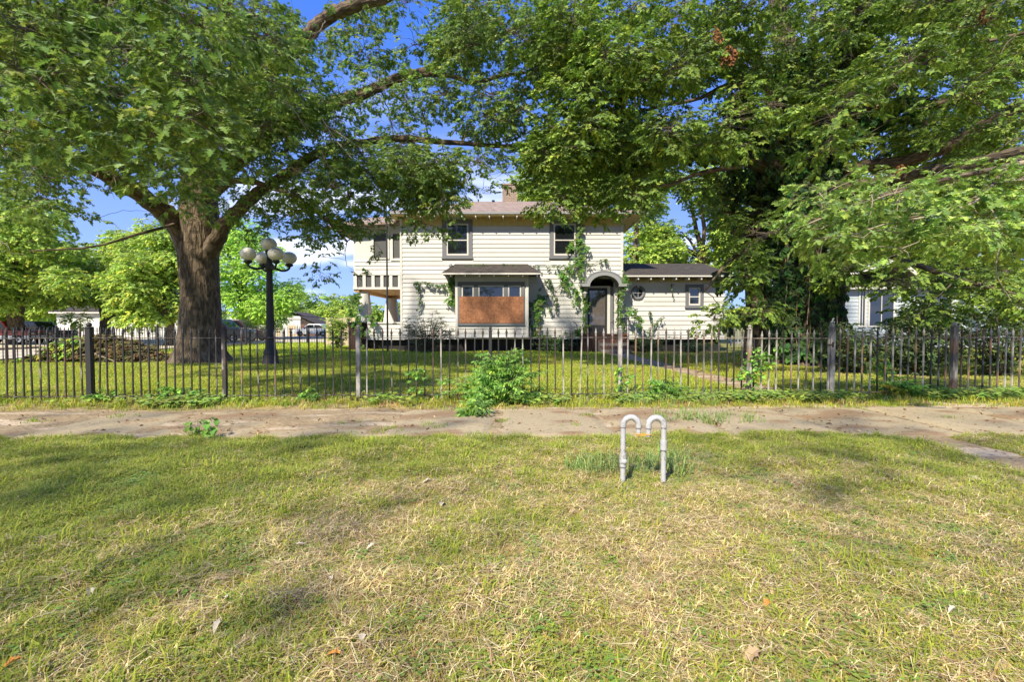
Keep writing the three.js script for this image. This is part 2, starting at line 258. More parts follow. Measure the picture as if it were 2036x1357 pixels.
// strips that lie on the ground: a ribbon sheet that follows it
function ribbon(name, pts, half, lift, mat, edge = 0.1, segAcross = 6) {
  const g = gb(), rows = [];
  pts.forEach((p, i) => { const t = V().subVectors(pts[Math.min(i + 1, pts.length - 1)], pts[Math.max(i - 1, 0)]).normalize(), s = V(-t.z, 0, t.x), row = []; for (let k = 0; k <= segAcross; k++) { const q = (k / segAcross * 2 - 1) * half * (1 + (fbm(i * 0.7, k > segAcross / 2 ? 3 : 9, 121, 3) - 0.5) * edge * 2), x = p.x + s.x * q, z = p.z + s.z * q; row.push(V(x, gh(x, z) + lift, z)); } rows.push(row); });
  for (let i = 0; i + 1 < rows.length; i++) for (let k = 0; k < segAcross; k++) g.quad(rows[i][k], rows[i][k + 1], rows[i + 1][k + 1], rows[i + 1][k]);
  for (let i = 1; i < g.n.length; i += 3) if (g.n[i] < 0) { g.n[i - 1] *= -1; g.n[i] *= -1; g.n[i + 1] *= -1; }
  return struct(name, g, mat);
}
const line = (a, b, n) => Array.from({ length: n + 1 }, (_, i) => V().lerpVectors(a, b, i / n));
ribbon('garden_path', line(gateA, doorB, 40), 0.55, 0.02, M.dirt, 0.35);
ribbon('side_walk_strip', line(stripA, V(stripA.x + (stripB.x - stripA.x) * 3, 0, stripA.z + (stripB.z - stripA.z) * 3), 60), 0.30, 0.022, M.dirt, 0.3);
struct('street', gb().quad(V(ROAD_L, 0.03, 20), V(ROAD_R, 0.03, 20), V(ROAD_R, 0.03, -150), V(ROAD_L, 0.03, -150)), M.road);
struct('parking_apron', gb().quad(V(-62, 0.035, -27.6), V(ROAD_L, 0.035, -27.6), V(ROAD_L, 0.035, -58), V(-62, 0.035, -58)), M.road);
struct('side_street', gb().quad(V(ROAD_R, 0.034, -36.0), V(-2, 0.034, -36.2), V(-2, 0.034, -44.4), V(ROAD_R, 0.034, -44.2)), M.road);
ribbon('back_walk', line(V(-17.2, 0, -24.2), V(-11.4, 0, -27.2), 20), 0.65, 0.03, M.road, 0.08);
{ const k = gb(); k.span(ROAD_R, ROAD_R + 0.15, 0, 0.14, 20, -33.2); k.span(ROAD_L - 0.15, ROAD_L, 0, 0.14, 20, -27.3); struct('kerb', k, M.concrete); }

// sidewalk: earth bed with concrete slabs, each a piece of its own
const sidewalk = new THREE.Group(); sidewalk.name = 'sidewalk'; sidewalk.userData = { kind: 'structure' }; scene.add(sidewalk);
{
  const bed = gb(), nx = 150, nz = 16, R = rng(5), rows = [];
  for (let i = 0; i <= nx; i++) { const x = -15 + 32 * i / nx, row = [], z0 = zWalkNear(x) + 0.10 + (fbm(x * 1.3, 2, 131, 4) - 0.5) * 0.55, z1 = zWalkFar(x) - 0.10 - (fbm(x * 1.3, 8, 132, 4) - 0.5) * 0.5; for (let k = 0; k <= nz; k++) { const z = mix(z0, z1, k / nz); row.push(V(x, gh(x, z) + 0.008 + (fbm(x * 3, z * 3, 133, 3) - 0.5) * 0.03 * Math.sin(k / nz * Math.PI) + (x < -1.6 ? 0.02 * Math.sin(k / nz * Math.PI) : 0), z)); } rows.push(row); }
  for (let i = 0; i < nx; i++) for (let k = 0; k < nz; k++) bed.quad(rows[i][k], rows[i + 1][k], rows[i + 1][k + 1], rows[i][k + 1]);
  part('earth_bed', bed, M.dirt, sidewalk);
  // slabs from just left of the joint by the weed bush to beyond the right edge; those on the left lie partly under earth
  let x = -5.9; let n = 0;
  while (x < 14) {
    const w = 1.42 + (R() - 0.5) * 0.06, sink = x < -1.9 ? 0.012 : 0, xc = x + w / 2, z0 = zWalkNear(xc) - 0.16, z1 = zWalkFar(xc) + 0.14, nxs = 10, nzs = 12, g = gb(), y0 = 0.026 - sink + (R() - 0.5) * 0.006, tx = (R() - 0.5) * 0.01, tz = (R() - 0.5) * 0.012, R2 = [];
    for (let i = 0; i <= nxs; i++) { const row = []; for (let k = 0; k <= nzs; k++) { const e = 0.045; let px = mix(x + 0.02, x + w - 0.02, i / nxs), pz = mix(z0, z1, k / nzs); if (k === 0 || k === nzs) pz += (fbm(px * 5, k, 141, 3) - 0.5) * 0.12; const edge = (i === 0 || i === nxs || k === 0 || k === nzs) ? -e : 0; row.push(V(px, y0 + tx * (px - xc) + tz * (pz - (z0 + z1) / 2) + edge * 0.7 + (fbm(px * 2, pz * 2, 142, 3) - 0.5) * 0.010, pz)); } R2.push(row); }
    for (let i = 0; i < nxs; i++) for (let k = 0; k < nzs; k++) g.quad(R2[i][k], R2[i + 1][k], R2[i + 1][k + 1], R2[i][k + 1]);
    part('slab', g, M.concrete, sidewalk); x += w; n++;
  }
}

// ---------------------------------------------------------------- grass
function bladeTuft(R, n, h0, h1, w, spread, lean, cols) {
  const g = gb();
  for (let i = 0; i < n; i++) {
    const a = R() * 6.283, r = Math.sqrt(R()) * spread, bx = Math.cos(a) * r, bz = Math.sin(a) * r, b = R() * 6.283, h = mix(h0, h1, R()), L = lean * (0.3 + R()) * h, dx = Math.cos(b) * L, dz = Math.sin(b) * L, f = b + 1.57 + (R() - 0.5) * 1.2, wx = Math.cos(f) * w * 0.5, wz = Math.sin(f) * w * 0.5, c = cols[Math.floor(R() * cols.length)], v = 0.8 + 0.4 * R(), cc = c.map((q) => q * v);
    const m = V(bx + dx * 0.35, h * 0.6, bz + dz * 0.35), t = V(bx + dx, h * (1 - lean * 0.25), bz + dz), A = V(bx - wx, -0.01, bz - wz), B = V(bx + wx, -0.01, bz + wz), C = V(m.x - wx * 0.8, m.y, m.z - wz * 0.8), D = V(m.x + wx * 0.8, m.y, m.z + wz * 0.8);
    g.tri(A, B, D, cc).tri(A, D, C, cc).tri(C, D, t, cc);
  }
  return g.build();
}
function roundLeaves(R, n, r0, spread, h, col) {
  const g = gb();
  for (let i = 0; i < n; i++) {
    const a = R() * 6.283, d = Math.sqrt(R()) * spread, x = Math.cos(a) * d, z = Math.sin(a) * d, y = h * (0.4 + R() * 0.8), r = r0 * (0.6 + 0.7 * R()), tilt = (R() - 0.5) * 0.9, ta = R() * 6.283, v = 0.75 + 0.5 * R(), cc = col.map((q) => q * v), ring = [];
    for (let k = 0; k < 6; k++) { const b = k / 6 * 6.283, px = Math.cos(b) * r, pz = Math.sin(b) * r; ring.push(V(x + px, y + (px * Math.cos(ta) + pz * Math.sin(ta)) * tilt, z + pz)); }
    const c0 = V(x, y - r * 0.12, z); for (let k = 0; k < 6; k++) g.tri(c0, ring[(k + 1) % 6], ring[k], cc);
  }
  return g.build();
}
function scatter(name, geo, mat, list, label, category, parent = scene, kind = 'stuff') {
  const m = new THREE.InstancedMesh(geo, mat, list.length), q = new THREE.Quaternion(), e = new THREE.Euler(), c = new THREE.Color(), mm = new THREE.Matrix4();
  list.forEach((o, i) => { q.setFromEuler(e.set(o.rx ?? 0, o.ry ?? 0, o.rz ?? 0, 'YXZ')); mm.compose(o.p, q, typeof o.s === 'number' ? V(o.s, o.s, o.s) : o.s); m.setMatrixAt(i, mm); m.setColorAt(i, c.setRGB(...o.c)); });
  m.name = parent === scene ? numbered(name) : name; m.frustumCulled = false; parent.add(m);
  if (parent === scene) tag(m, label, category, null, kind); else if (kind) m.userData.kind = kind;
  return m;
}
const bare = (x, z) => { // no lawn here
  if (inWalk(x, z, -0.22 + (fbm(x * 1.6, z * 1.6, 151, 3) - 0.5) * 0.5)) return true;
  if (stripDist(x, z) < 0.27 + (fbm(x * 2, z * 2, 152, 3) - 0.5) * 0.14) return true;
  return z < -8.4 && pathDist(x, z) < 0.5 + (fbm(x * 2, z * 2, 153, 3) - 0.5) * 0.3;
};
const GREEN = [[0.29, 0.39, 0.04], [0.38, 0.47, 0.055], [0.20, 0.31, 0.04], [0.48, 0.50, 0.07]], STRAW = [[0.74, 0.60, 0.28], [0.60, 0.46, 0.22], [0.82, 0.70, 0.40], [0.44, 0.30, 0.15], [0.66, 0.62, 0.24]];
{
  const R = rng(11), tG = bladeTuft(R, 11, 0.03, 0.085, 0.0052, 0.045, 1.1, [...GREEN, [0.46, 0.42, 0.12], [0.6, 0.5, 0.2]]), tS = bladeTuft(R, 11, 0.018, 0.07, 0.0042, 0.06, 1.9, [...STRAW, GREEN[1]]), tM = bladeTuft(R, 8, 0.06, 0.12, 0.005, 0.025, 0.6, GREEN), tC = roundLeaves(R, 12, 0.0065, 0.045, 0.03, [0.27, 0.37, 0.075]);
  const a = [], b = [], c = [], d = [];
  const N = 170000;
  for (let i = 0; i < N; i++) {
    // more plants per area close to the camera
    const D = 1.35 + 4.6 * Math.pow(R(), 0.85), x = (R() * 2 - 1) * (D * 1.12 + 0.4), z = -D; if (bare(x, z)) continue;
    const w = D / 5.9; if (R() > 0.35 + 0.65 * w) continue;
    const q = dry(x, z), y = gh(x, z), k = R(), cl = fbm(x * 1.1 + 40, z * 1.1, 161, 4), clump = fbm(x * 5, z * 5, 162, 2);
    if (k < 0.04 + 0.12 * step(0.50, 0.72, cl + (fbm(x * 7, z * 7, 163, 2) - 0.5) * 0.5)) { d.push({ p: V(x, y, z), ry: R() * 6.28, s: 0.7 + R() * 0.8, c: [0.8 + R() * 0.4, 0.85 + R() * 0.35, 0.8] }); continue; }
    if (clump < 0.36 && R() < 0.55) continue;
    const o = { p: V(x, y, z), ry: R() * 6.28, rx: (R() - 0.5) * 0.4, rz: (R() - 0.5) * 0.4, s: (0.55 + 0.8 * R()) * (0.5 + 0.95 * clump), c: [1, 1, 1] };
    if (k < q * 0.92 + 0.05) { const v = 0.75 + R() * 0.5; o.c = [v, v * (0.95 + R() * 0.1), v * (0.85 + R() * 0.3)]; b.push(o); }
    else if (k > 0.965 && q < 0.5) { o.c = [1.05, 1.05, 1]; c.push(o); }
    else { const yl = R() * 0.5 + q * 0.5; o.c = [0.85 + yl * 0.75, 0.9 + yl * 0.4, 0.8 + yl * 0.4]; if (R() < q * 0.8) o.s *= 0.7; a.push(o); }
  }
  scatter('lawn_grass', tG, GM, a, 'short green grass of the front lawn', 'grass'); scatter('dry_grass', tS, GM, b, 'straw coloured dead grass lying in the lawn', 'dry grass');
  scatter('tall_grass', tM, GM, c, 'longer single green grass tufts in the lawn', 'grass'); scatter('clover', tC, GM, d, 'dark green clover patches in the lawn', 'clover');
  // yard beyond the walk
  const tY = bladeTuft(R, 12, 0.035, 0.10, 0.008, 0.09, 0.7, GREEN), tW = bladeTuft(R, 10, 0.05, 0.13, 0.022, 0.26, 0.7, GREEN), y1 = [], y2 = [], y3 = [];
  for (let i = 0; i < 190000; i++) {
    const D = 7.3 + 20 * R() * R() + 3.5 * R(), x = (R() * 2 - 1) * D * 1.12, z = -D; if (x < -17.3 || bare(x, z) || (z < -23 && x > -5.8 && x < 11)) continue;
    const q = dry(x, z); if (x > 5 && z < -9 && fbm(x * 0.8, z * 0.8, 171, 3) > 0.42 && R() < 0.75) continue; if (z > zFence(x) - 0.3 && R() < 0.8) continue;
    const o = { p: V(x, gh(x, z), z), ry: R() * 6.28, s: (0.6 + 0.8 * R()), c: [0.82 + R() * 0.45, 0.85 + R() * 0.3, 0.65 + R() * 0.3] };
    if (R() < q * 0.55) { o.s *= 1.6; y3.push(o); } else y1.push(o);
  }
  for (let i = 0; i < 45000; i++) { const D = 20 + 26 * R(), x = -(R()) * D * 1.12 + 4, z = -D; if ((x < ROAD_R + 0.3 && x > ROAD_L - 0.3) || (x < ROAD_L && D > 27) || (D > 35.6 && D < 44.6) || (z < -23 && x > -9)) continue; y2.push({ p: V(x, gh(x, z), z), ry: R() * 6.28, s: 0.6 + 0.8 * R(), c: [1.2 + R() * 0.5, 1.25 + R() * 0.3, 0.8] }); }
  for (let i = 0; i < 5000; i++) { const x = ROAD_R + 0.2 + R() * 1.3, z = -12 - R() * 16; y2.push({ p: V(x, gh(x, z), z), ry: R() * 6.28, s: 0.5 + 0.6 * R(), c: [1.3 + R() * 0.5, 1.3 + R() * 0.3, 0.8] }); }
  scatter('yard_grass', tY, GM, y1, 'green grass of the yard behind the iron fence', 'grass'); scatter('yard_dry_grass', tS, GM, y3, 'dry grass in the yard behind the iron fence', 'dry grass');
  scatter('far_grass', tW, GM, y2, 'sunny yellow green grass on the far lawns by the street', 'grass');
  // rank grass around the two vent pipes and low weeds under the fence
  const tL = bladeTuft(R, 9, 0.10, 0.24, 0.009, 0.05, 1.1, [[0.20, 0.34, 0.09], [0.27, 0.40, 0.12], [0.36, 0.44, 0.17]]), l = [], c0 = groundAt(1275, 945);
  for (let i = 0; i < 70; i++) { const x = c0.x + (R() - 0.5) * 0.95, z = c0.z + (R() - 0.5) * 0.35 - 0.12; l.push({ p: V(x, gh(x, z), z), ry: R() * 6.28, s: 0.5 + R() * 0.7, c: [0.9 + R() * 0.3, 0.95 + R() * 0.2, 0.9] }); }
  for (const [px, py, n, sp] of [[1400, 835, 60, 0.9], [1330, 800, 70, 1.0], [1180, 945, 14, 0.3], [1330, 925, 16, 0.25]]) { const g = groundAt(px, py); for (let i = 0; i < n; i++) { const x = g.x + (R() - 0.5) * sp * 1.4, z = g.z + (R() - 0.5) * sp * 0.8; l.push({ p: V(x, gh(x, z), z), ry: R() * 6.28, s: 0.5 + R() * 0.8, c: [0.9 + R() * 0.4, 0.95 + R() * 0.3, 0.9] }); } }
  scatter('rank_grass', tL, GM, l, 'long bright green grass blades around the two grey pipes', 'grass');
  const tF = roundLeaves(R, 14, 0.024, 0.12, 0.10, [0.28, 0.42, 0.075]), fw = [], fg = [];
  for (let i = 0; i < 4200; i++) {
    const x = -11 + R() * 23, k = fbm(x * 0.9, 3, 181, 3), z = zFence(x) + 0.45 * (R() + R() - 0.75) + 0.08; if (R() > step(0.46, 0.62, k + (fbm(x * 4, 5, 182, 2) - 0.5) * 0.3) * 0.95 + 0.03) continue;
    const o = { p: V(x, gh(x, z), z), ry: R() * 6.28, s: 0.5 + R() * 0.9, c: [0.85 + R() * 0.6, 0.9 + R() * 0.4, 0.8] }; (R() < 0.7 ? fw : fg).push(o);
  }
  scatter('low_weeds', tF, LM, fw, 'low leafy weeds growing along the foot of the iron fence', 'weeds'); scatter('fence_grass', tL, GM, fg.map((o) => ({ ...o, s: o.s * 0.55 })), 'green grass growing along the foot of the iron fence', 'grass');
  const tk = bladeTuft(R, 16, 0.03, 0.09, 0.006, 0.07, 0.9, [...GREEN, [0.2, 0.3, 0.07]]), sw = []; // tufts in the joints of the walk
  for (const [px, py, n, s] of [[860, 850, 9, 0.3], [1000, 840, 6, 0.15], [955, 870, 7, 0.3], [1160, 830, 8, 0.2], [770, 858, 10, 0.35], [400, 868, 8, 0.25], [245, 830, 7, 0.3], [1700, 815, 8, 0.3], [1880, 835, 6, 0.2], [1130, 850, 3, 0.2], [700, 842, 4, 0.3], [1240, 870, 6, 0.2], [60, 840, 8, 0.4]]) { const g = groundAt(px, py); for (let i = 0; i < n; i++) { const x = g.x + (R() - 0.5) * s, z = g.z + (R() - 0.5) * s * 0.8; sw.push({ p: V(x, gh(x, z) + 0.012, z), ry: R() * 6.28, s: 0.5 + R() * 0.7, c: [1, 1.05, 0.9] }); } }
  scatter('walk_weeds', tk, GM, sw, 'small grass tufts growing in the joints of the sidewalk', 'weeds');
}
// ================================================================ THE HOUSE
const ZW = -24; // plane of its front wall
function board(L, h, t0, t1) { // clapboard: thin at the top, thick at its lower edge; origin at lower left of the back
  const g = gb(), p = (x, y, z) => V(x, y, z);
  const A = p(0, 0, 0), B = p(L, 0, 0), C = p(L, 0, t0), D = p(0, 0, t0), E = p(0, h, 0), F = p(L, h, 0), G = p(L, h, t1), H = p(0, h, t1);
  g.quad(D, C, G, H).quad(A, B, C, D).quad(E, H, G, F).quad(A, D, H, E).quad(B, F, G, C);
  return g;
}
function siding(parent, x0, x1, y0, y1, z, openings, expo = 0.215, mats = [M.white, M.white2, M.white3], seed = 1, tanShadeRows = 0) {  // last rows get tan boards that paint in the warm eave shade
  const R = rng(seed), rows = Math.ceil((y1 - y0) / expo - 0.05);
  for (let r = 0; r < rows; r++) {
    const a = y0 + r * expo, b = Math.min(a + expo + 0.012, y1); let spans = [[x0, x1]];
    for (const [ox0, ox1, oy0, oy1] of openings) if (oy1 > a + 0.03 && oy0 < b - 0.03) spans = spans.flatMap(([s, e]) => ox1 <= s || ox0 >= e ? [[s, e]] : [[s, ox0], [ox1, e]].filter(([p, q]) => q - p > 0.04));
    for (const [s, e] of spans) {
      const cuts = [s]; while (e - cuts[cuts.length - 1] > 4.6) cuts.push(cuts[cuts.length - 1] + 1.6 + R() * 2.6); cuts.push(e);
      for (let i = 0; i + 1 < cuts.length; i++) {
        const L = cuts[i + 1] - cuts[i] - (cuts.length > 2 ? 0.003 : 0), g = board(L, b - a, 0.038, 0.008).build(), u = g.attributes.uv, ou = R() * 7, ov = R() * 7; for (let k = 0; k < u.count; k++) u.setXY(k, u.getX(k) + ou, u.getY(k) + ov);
        const m = part('siding_board', g, r >= rows - tanShadeRows ? M.tan : mats[Math.floor(R() * mats.length)], parent); m.position.set(cuts[i], a + (R() - 0.5) * 0.003, z); m.rotation.z = (R() - 0.5) * 0.0006;
      }
    }
  }
}
function rectHole(x0, x1, y0, y1) { return [[x0, y0], [x0, y1], [x1, y1], [x1, y0]]; }
function sheetWall(x0, x1, y0, y1, holes, depth = 0.12) { return extrude([[x0, y0], [x1, y0], [x1, y1], [x0, y1]], depth, 0, holes); }
// double-hung window in a plane z (front of the wall)
function hungWindow(parent, x0, x1, y0, y1, z, trim, { casing = M.grey, sash = M.cream, name = 'window', muntin = true } = {}) {
  const c = gb(); c.span(x0, x0 + trim, y0, y1, z, z + 0.05).span(x1 - trim, x1, y0, y1, z, z + 0.05).span(x0 + trim, x1 - trim, y1 - trim, y1, z, z + 0.048).span(x0 + trim, x1 - trim, y0, y0 + trim * 0.7, z, z + 0.047).span(x0 - 0.03, x1 + 0.03, y0 - 0.03, y0 + 0.02, z + 0.002, z + 0.09);
  const w = part(name, c, casing, parent), a0 = x0 + trim, a1 = x1 - trim, b0 = y0 + trim * 0.7, b1 = y1 - trim, s = Math.min(0.075, (a1 - a0) * 0.12), mid = (b0 + b1) / 2 - (b1 - b0) * 0.02;
  const f = gb(); f.span(a0, a0 + s, b0, b1, z - 0.05, z + 0.024).span(a1 - s, a1, b0, b1, z - 0.05, z + 0.024).span(a0 + s, a1 - s, b1 - s, b1, z - 0.05, z + 0.022).span(a0 + s, a1 - s, b0, b0 + s * 1.1, z - 0.05, z + 0.021); if (muntin) f.span(a0 + s, a1 - s, mid - 0.025, mid + 0.025, z - 0.03, z + 0.015);
  part('sash', f, sash, w);
  if (muntin) { part('pane', gb().span(a0 + s, a1 - s, mid + 0.025, b1 - s, z - 0.016, z - 0.010), M.glass, w); part('pane', gb().span(a0 + s, a1 - s, b0 + s * 1.1, mid - 0.025, z - 0.036, z - 0.030), M.glass, w); } else part('pane', gb().span(a0 + s, a1 - s, b0 + s * 1.1, b1 - s, z - 0.016, z - 0.010), M.glass, w);
  return w;
}
// hipped roof: eave rectangle, ridge between two points, thickness t
function hip(x0, x1, z0, z1, ye, rx0, rx1, rz, yr, t = 0.09) {
  const g = gb(), a = V(x0, ye, z0), b = V(x1, ye, z0), c = V(x1, ye, z1), d = V(x0, ye, z1), r0 = V(rx0, yr, rz), r1 = V(rx1, yr, rz), up = V(0, t, 0), U = (v) => v.clone().add(up);
  g.quad(U(a), U(b), U(r1), U(r0)).tri(U(b), U(c), U(r1)).quad(U(c), U(d), U(r0), U(r1)).tri(U(d), U(a), U(r0));
  for (const [p, q] of [[a, b], [b, c], [c, d], [d, a]]) g.quad(p, q, U(q), U(p));
  g.quad(a, d, c, b);
  // slope-true uv: along x and up the slope
  for (let i = 0; i < g.p.length / 3; i++) { const ny = g.n[i * 3 + 1]; if (ny > 0.5) { const front = Math.abs(g.n[i * 3 + 2]) > Math.abs(g.n[i * 3]); g.u[i * 2] = front ? g.p[i * 3] : g.p[i * 3 + 2]; g.u[i * 2 + 1] = (front ? g.p[i * 3 + 2] : g.p[i * 3]); } }
  return g;
}
const house = thing('house', 'white two storey clapboard house with boarded bay window and arched grey door canopy', 'house');
const X0 = HX(797), X1 = HX(1237), Y0 = HY(675), YE = HY(425, 24), XA = HX(1441), YA = HY(549, 24);
{
  // main wall
  const wUL = [HX(880), HX(940), HY(514), HY(437)], wUR = [HX(1092), HX(1152), HY(514), HY(437)], door = [HX(1161), HX(1241), HY(666), HY(553)], bay = [HX(906), HX(1050), HY(668), HY(545)];
  const ring = (o, k = 0.1) => rectHole(o[0] + k, o[1] - k, o[2] + k, o[3] - k);
  const wall = part('wall', sheetWall(X0, X1, Y0, YE, [ring(wUL), ring(wUR), ring([door[0] + 0.14, door[1] - 0.52, door[2], door[3] - 0.02], 0)]), M.white, house); wall.geometry.translate(0, 0, ZW - 0.12);
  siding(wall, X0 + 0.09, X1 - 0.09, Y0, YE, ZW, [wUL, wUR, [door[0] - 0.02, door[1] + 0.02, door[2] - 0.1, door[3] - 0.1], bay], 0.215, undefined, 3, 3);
  part('corner_board', gb().span(X0 - 0.02, X0 + 0.09, Y0 - 0.02, YE, ZW - 0.03, ZW + 0.045), M.cream, house); part('corner_board', gb().span(X1 - 0.09, X1 + 0.02, Y0 - 0.02, YE, ZW - 0.03, ZW + 0.045), M.cream, house);
  hungWindow(house, ...wUL, ZW + 0.004, 0.2); hungWindow(house, ...wUR, ZW + 0.004, 0.2);
  // side and rear walls, floor, so that the body is closed
  const body = gb(); body.span(X0, X0 + 0.12, Y0, YE, ZW - 0.125, -33).span(X1 - 0.12, X1, Y0, YE, ZW - 0.125, -33).span(X0, X1, Y0, YE, -33.12, -33.002).span(X0 + 0.13, X1 - 0.13, Y0, Y0 + 0.1, ZW - 0.125, -33).span(X0 + 0.13, X1 - 0.13, 3.7, 3.8, ZW - 0.125, -33);
  part('side_walls', body, M.white2, house);
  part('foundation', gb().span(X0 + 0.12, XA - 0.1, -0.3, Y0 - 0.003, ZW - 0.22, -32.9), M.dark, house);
  // main roof
  const re = -23.32, xl = HX(771, 23.32, 420), xr = HX(1288, 23.32, 428), ye = HY(425, 23.32);
  const roof = part('roof', hip(xl, xr, re, -33.75, ye, HX(935, 28.5, 403), HX(1085, 28.5, 403), -28.5, HY(404, 28.5)), M.roof, house);
  part('soffit', gb().span(xl + 0.06, xr - 0.06, ye - 0.035, ye - 0.005, re - 0.03, -33.6), M.soffit, house);
  part('gutter_edge', gb().span(xl, xr, ye - 0.02, ye + 0.075, re + 0.002, re + 0.03), M.greyLt, roof);
  for (let i = 0; i < 17; i++) { const x = HX(810 + i * 27.2, 23.5, 430); part('rafter_tail', gb().box(0.055, 0.13, 0.62, x, ye - 0.10, re - 0.34, -0.02), M.cream, house); }
  // chimney with single bricks
  { const cx0 = HX(999, 28.7, 400), cx1 = HX(1028, 28.7, 400), cy0 = HY(406, 28.7), cy1 = HY(371, 28.7), cz = -28.7, ch = part('chimney', gb().span(cx0 + 0.012, cx1 - 0.012, cy0 - 0.3, cy1 - 0.03, cz - 0.4, cz + 0.4), M.mortar, house), R = rng(8);
    const rows = 13, bh = (cy1 - cy0) / rows; for (let r = 0; r < rows; r++) { const n = 4, bw = (cx1 - cx0) / n; for (let i = -1; i <= n; i++) { const a = Math.max(cx0, cx0 + (i + (r % 2) * 0.5) * bw + 0.008), b = Math.min(cx1, cx0 + (i + 1 + (r % 2) * 0.5) * bw - 0.008); if (b - a > 0.04) part('brick', gb().span(a, b, cy0 + r * bh + 0.008, cy0 + (r + 1) * bh - 0.006, cz + 0.405, cz + 0.418 + R() * 0.014), M.stone, ch); } }
    part('cap', gb().span(cx0 - 0.05, cx1 + 0.05, cy1 - 0.03, cy1 + 0.05, cz - 0.46, cz + 0.46), M.stone, ch); }
  part('vent_pipe', gb().cyl(0.09, 0.09, 0.16, HX(981, 28.3, 401), HY(404, 28.3) + 0.05, -28.2, 10), M.dark, house);

  // bay with the boarded window
  const ZB = -23.2, bx0 = HX(906, 23.2), bx1 = HX(1050, 23.2), by0 = HY(672, 23.2), by1 = HY(546, 23.2), fw = [HX(911, 23.2), HX(1043, 23.2), HY(645, 23.2), HY(561, 23.2)];
  const bayW = part('bay_wall', gb().span(bx0, bx1, by0, fw[2] + 0.02, ZB - 0.8, ZB).span(bx0, fw[0] + 0.02, fw[2] + 0.02, by1, ZB - 0.8, ZB).span(fw[1] - 0.02, bx1, fw[2] + 0.02, by1, ZB - 0.8, ZB).span(fw[0] + 0.02, fw[1] - 0.02, fw[3] - 0.02, by1, ZB - 0.8, ZB), M.white, house);
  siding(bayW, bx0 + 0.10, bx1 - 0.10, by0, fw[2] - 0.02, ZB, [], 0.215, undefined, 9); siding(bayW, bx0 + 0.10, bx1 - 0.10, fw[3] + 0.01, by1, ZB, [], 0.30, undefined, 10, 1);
  part('corner_board', gb().span(bx0 - 0.015, bx0 + 0.10, by0, by1, ZB - 0.02, ZB + 0.045), M.cream, bayW); part('corner_board', gb().span(bx1 - 0.10, bx1 + 0.015, by0, by1, ZB - 0.02, ZB + 0.045), M.cream, bayW);
  { const z = ZB + 0.003, py = HY(590, 23.2), t = 0.13, lights = [[918, 942], [951, 1002], [1010, 1036]].map(([a, b]) => [HX(a, 23.2), HX(b, 23.2)]), yt = HY(568, 23.2);
    const c = gb(); c.span(fw[0], fw[0] + 0.1, fw[2], fw[3], z, z + 0.055).span(fw[1] - 0.1, fw[1], fw[2], fw[3], z, z + 0.055).span(fw[0] + 0.1, fw[1] - 0.1, yt, fw[3], z, z + 0.053).span(fw[0] + 0.1, fw[1] - 0.1, fw[2], fw[2] + 0.09, z, z + 0.053);
    c.span(fw[0] + 0.1, lights[0][0], py - 0.1, yt, z - 0.02, z + 0.03).span(lights[0][1], lights[1][0], py - 0.1, yt, z - 0.02, z + 0.03).span(lights[1][1], lights[2][0], py - 0.1, yt, z - 0.02, z + 0.03).span(lights[2][1], fw[1] - 0.1, py - 0.1, yt, z - 0.02, z + 0.03).span(fw[0] - 0.02, fw[1] + 0.02, fw[2] - 0.06, fw[2] + 0.012, z + 0.01, z + 0.10);
    const w = part('bay_window', c, M.grey, house, 'wide grey window with three upper lights, boarded with plywood below');
    lights.forEach(([a, b], i) => { part('sash', gb().span(a, a + 0.06, py - 0.1, yt, z - 0.03, z + 0.02).span(b - 0.06, b, py - 0.1, yt, z - 0.03, z + 0.02).span(a + 0.06, b - 0.06, yt - 0.07, yt, z - 0.03, z + 0.018), M.cream, w); part('pane', gb().span(a + 0.06, b - 0.06, py - 0.1, yt - 0.07, z - 0.012, z - 0.006), M.glass, w); });
    part('plywood', gb().span(fw[0] + 0.06, fw[1] - 0.05, fw[2] + 0.05, py, z + 0.056, z + 0.070), M.osb, w, 'orange brown plywood board nailed over the lower window'); }
  { const e0 = HX(878, 22.7, 545), e1 = HX(1076, 22.7, 545), ye2 = HY(545, 22.7), yr = HY(528, 24), g = gb(), a = V(e0, ye2, -22.7), b = V(e1, ye2, -22.7), c = V(HX(1049, 24, 530), yr, ZW + 0.03), d = V(HX(905, 24, 530), yr, ZW + 0.03), a2 = V(e0, ye2, ZW + 0.03), b2 = V(e1, ye2, ZW + 0.03), up = V(0, 0.06, 0), U = (v) => v.clone().add(up);
    g.quad(U(a), U(b), U(c), U(d)).tri(U(b), U(b2), U(c)).tri(U(a2), U(a), U(d)).quad(a, b, U(b), U(a)).quad(b, b2, U(b2), U(b)).quad(a2, a, U(a), U(a2)).quad(a, a2, b2, b);
    const r = part('bay_roof', g, M.roofDk, house); part('edge_board', gb().span(e0, e1, ye2 - 0.03, ye2 + 0.045, -22.698, -22.672), M.cream, r);
    for (let i = 0; i < 7; i++) part('rafter_tail', gb().box(0.045, 0.10, 0.5, HX(897 + i * 28.5, 22.9, 550), ye2 - 0.06, -22.98), M.cream, r); }

  part('flue', gb().cyl(0.07, 0.07, 0.5, HX(895, 23.4, 535), HY(535, 23.4), -23.6, 10).cyl(0.10, 0.10, 0.06, HX(895, 23.4, 535), HY(528, 23.4), -23.6, 10), M.greyLt, house);
  // annex
  const rw = [HX(1268), HY(583)], w2 = [HX(1362), HX(1398), HY(612), HY(566)];
  const an = part('annex_wall', sheetWall(X1 + 0.022, XA, Y0, YA + 0.1, [ring(w2, 0.05)]), M.white, house); an.geometry.translate(0, 0, ZW - 0.115);
  siding(an, X1 + 0.022, XA - 0.02, Y0, YA + 0.1, ZW + 0.005, [w2, [rw[0] - 0.27, rw[0] + 0.27, rw[1] - 0.27, rw[1] + 0.27]], 0.235, undefined, 21, 2);
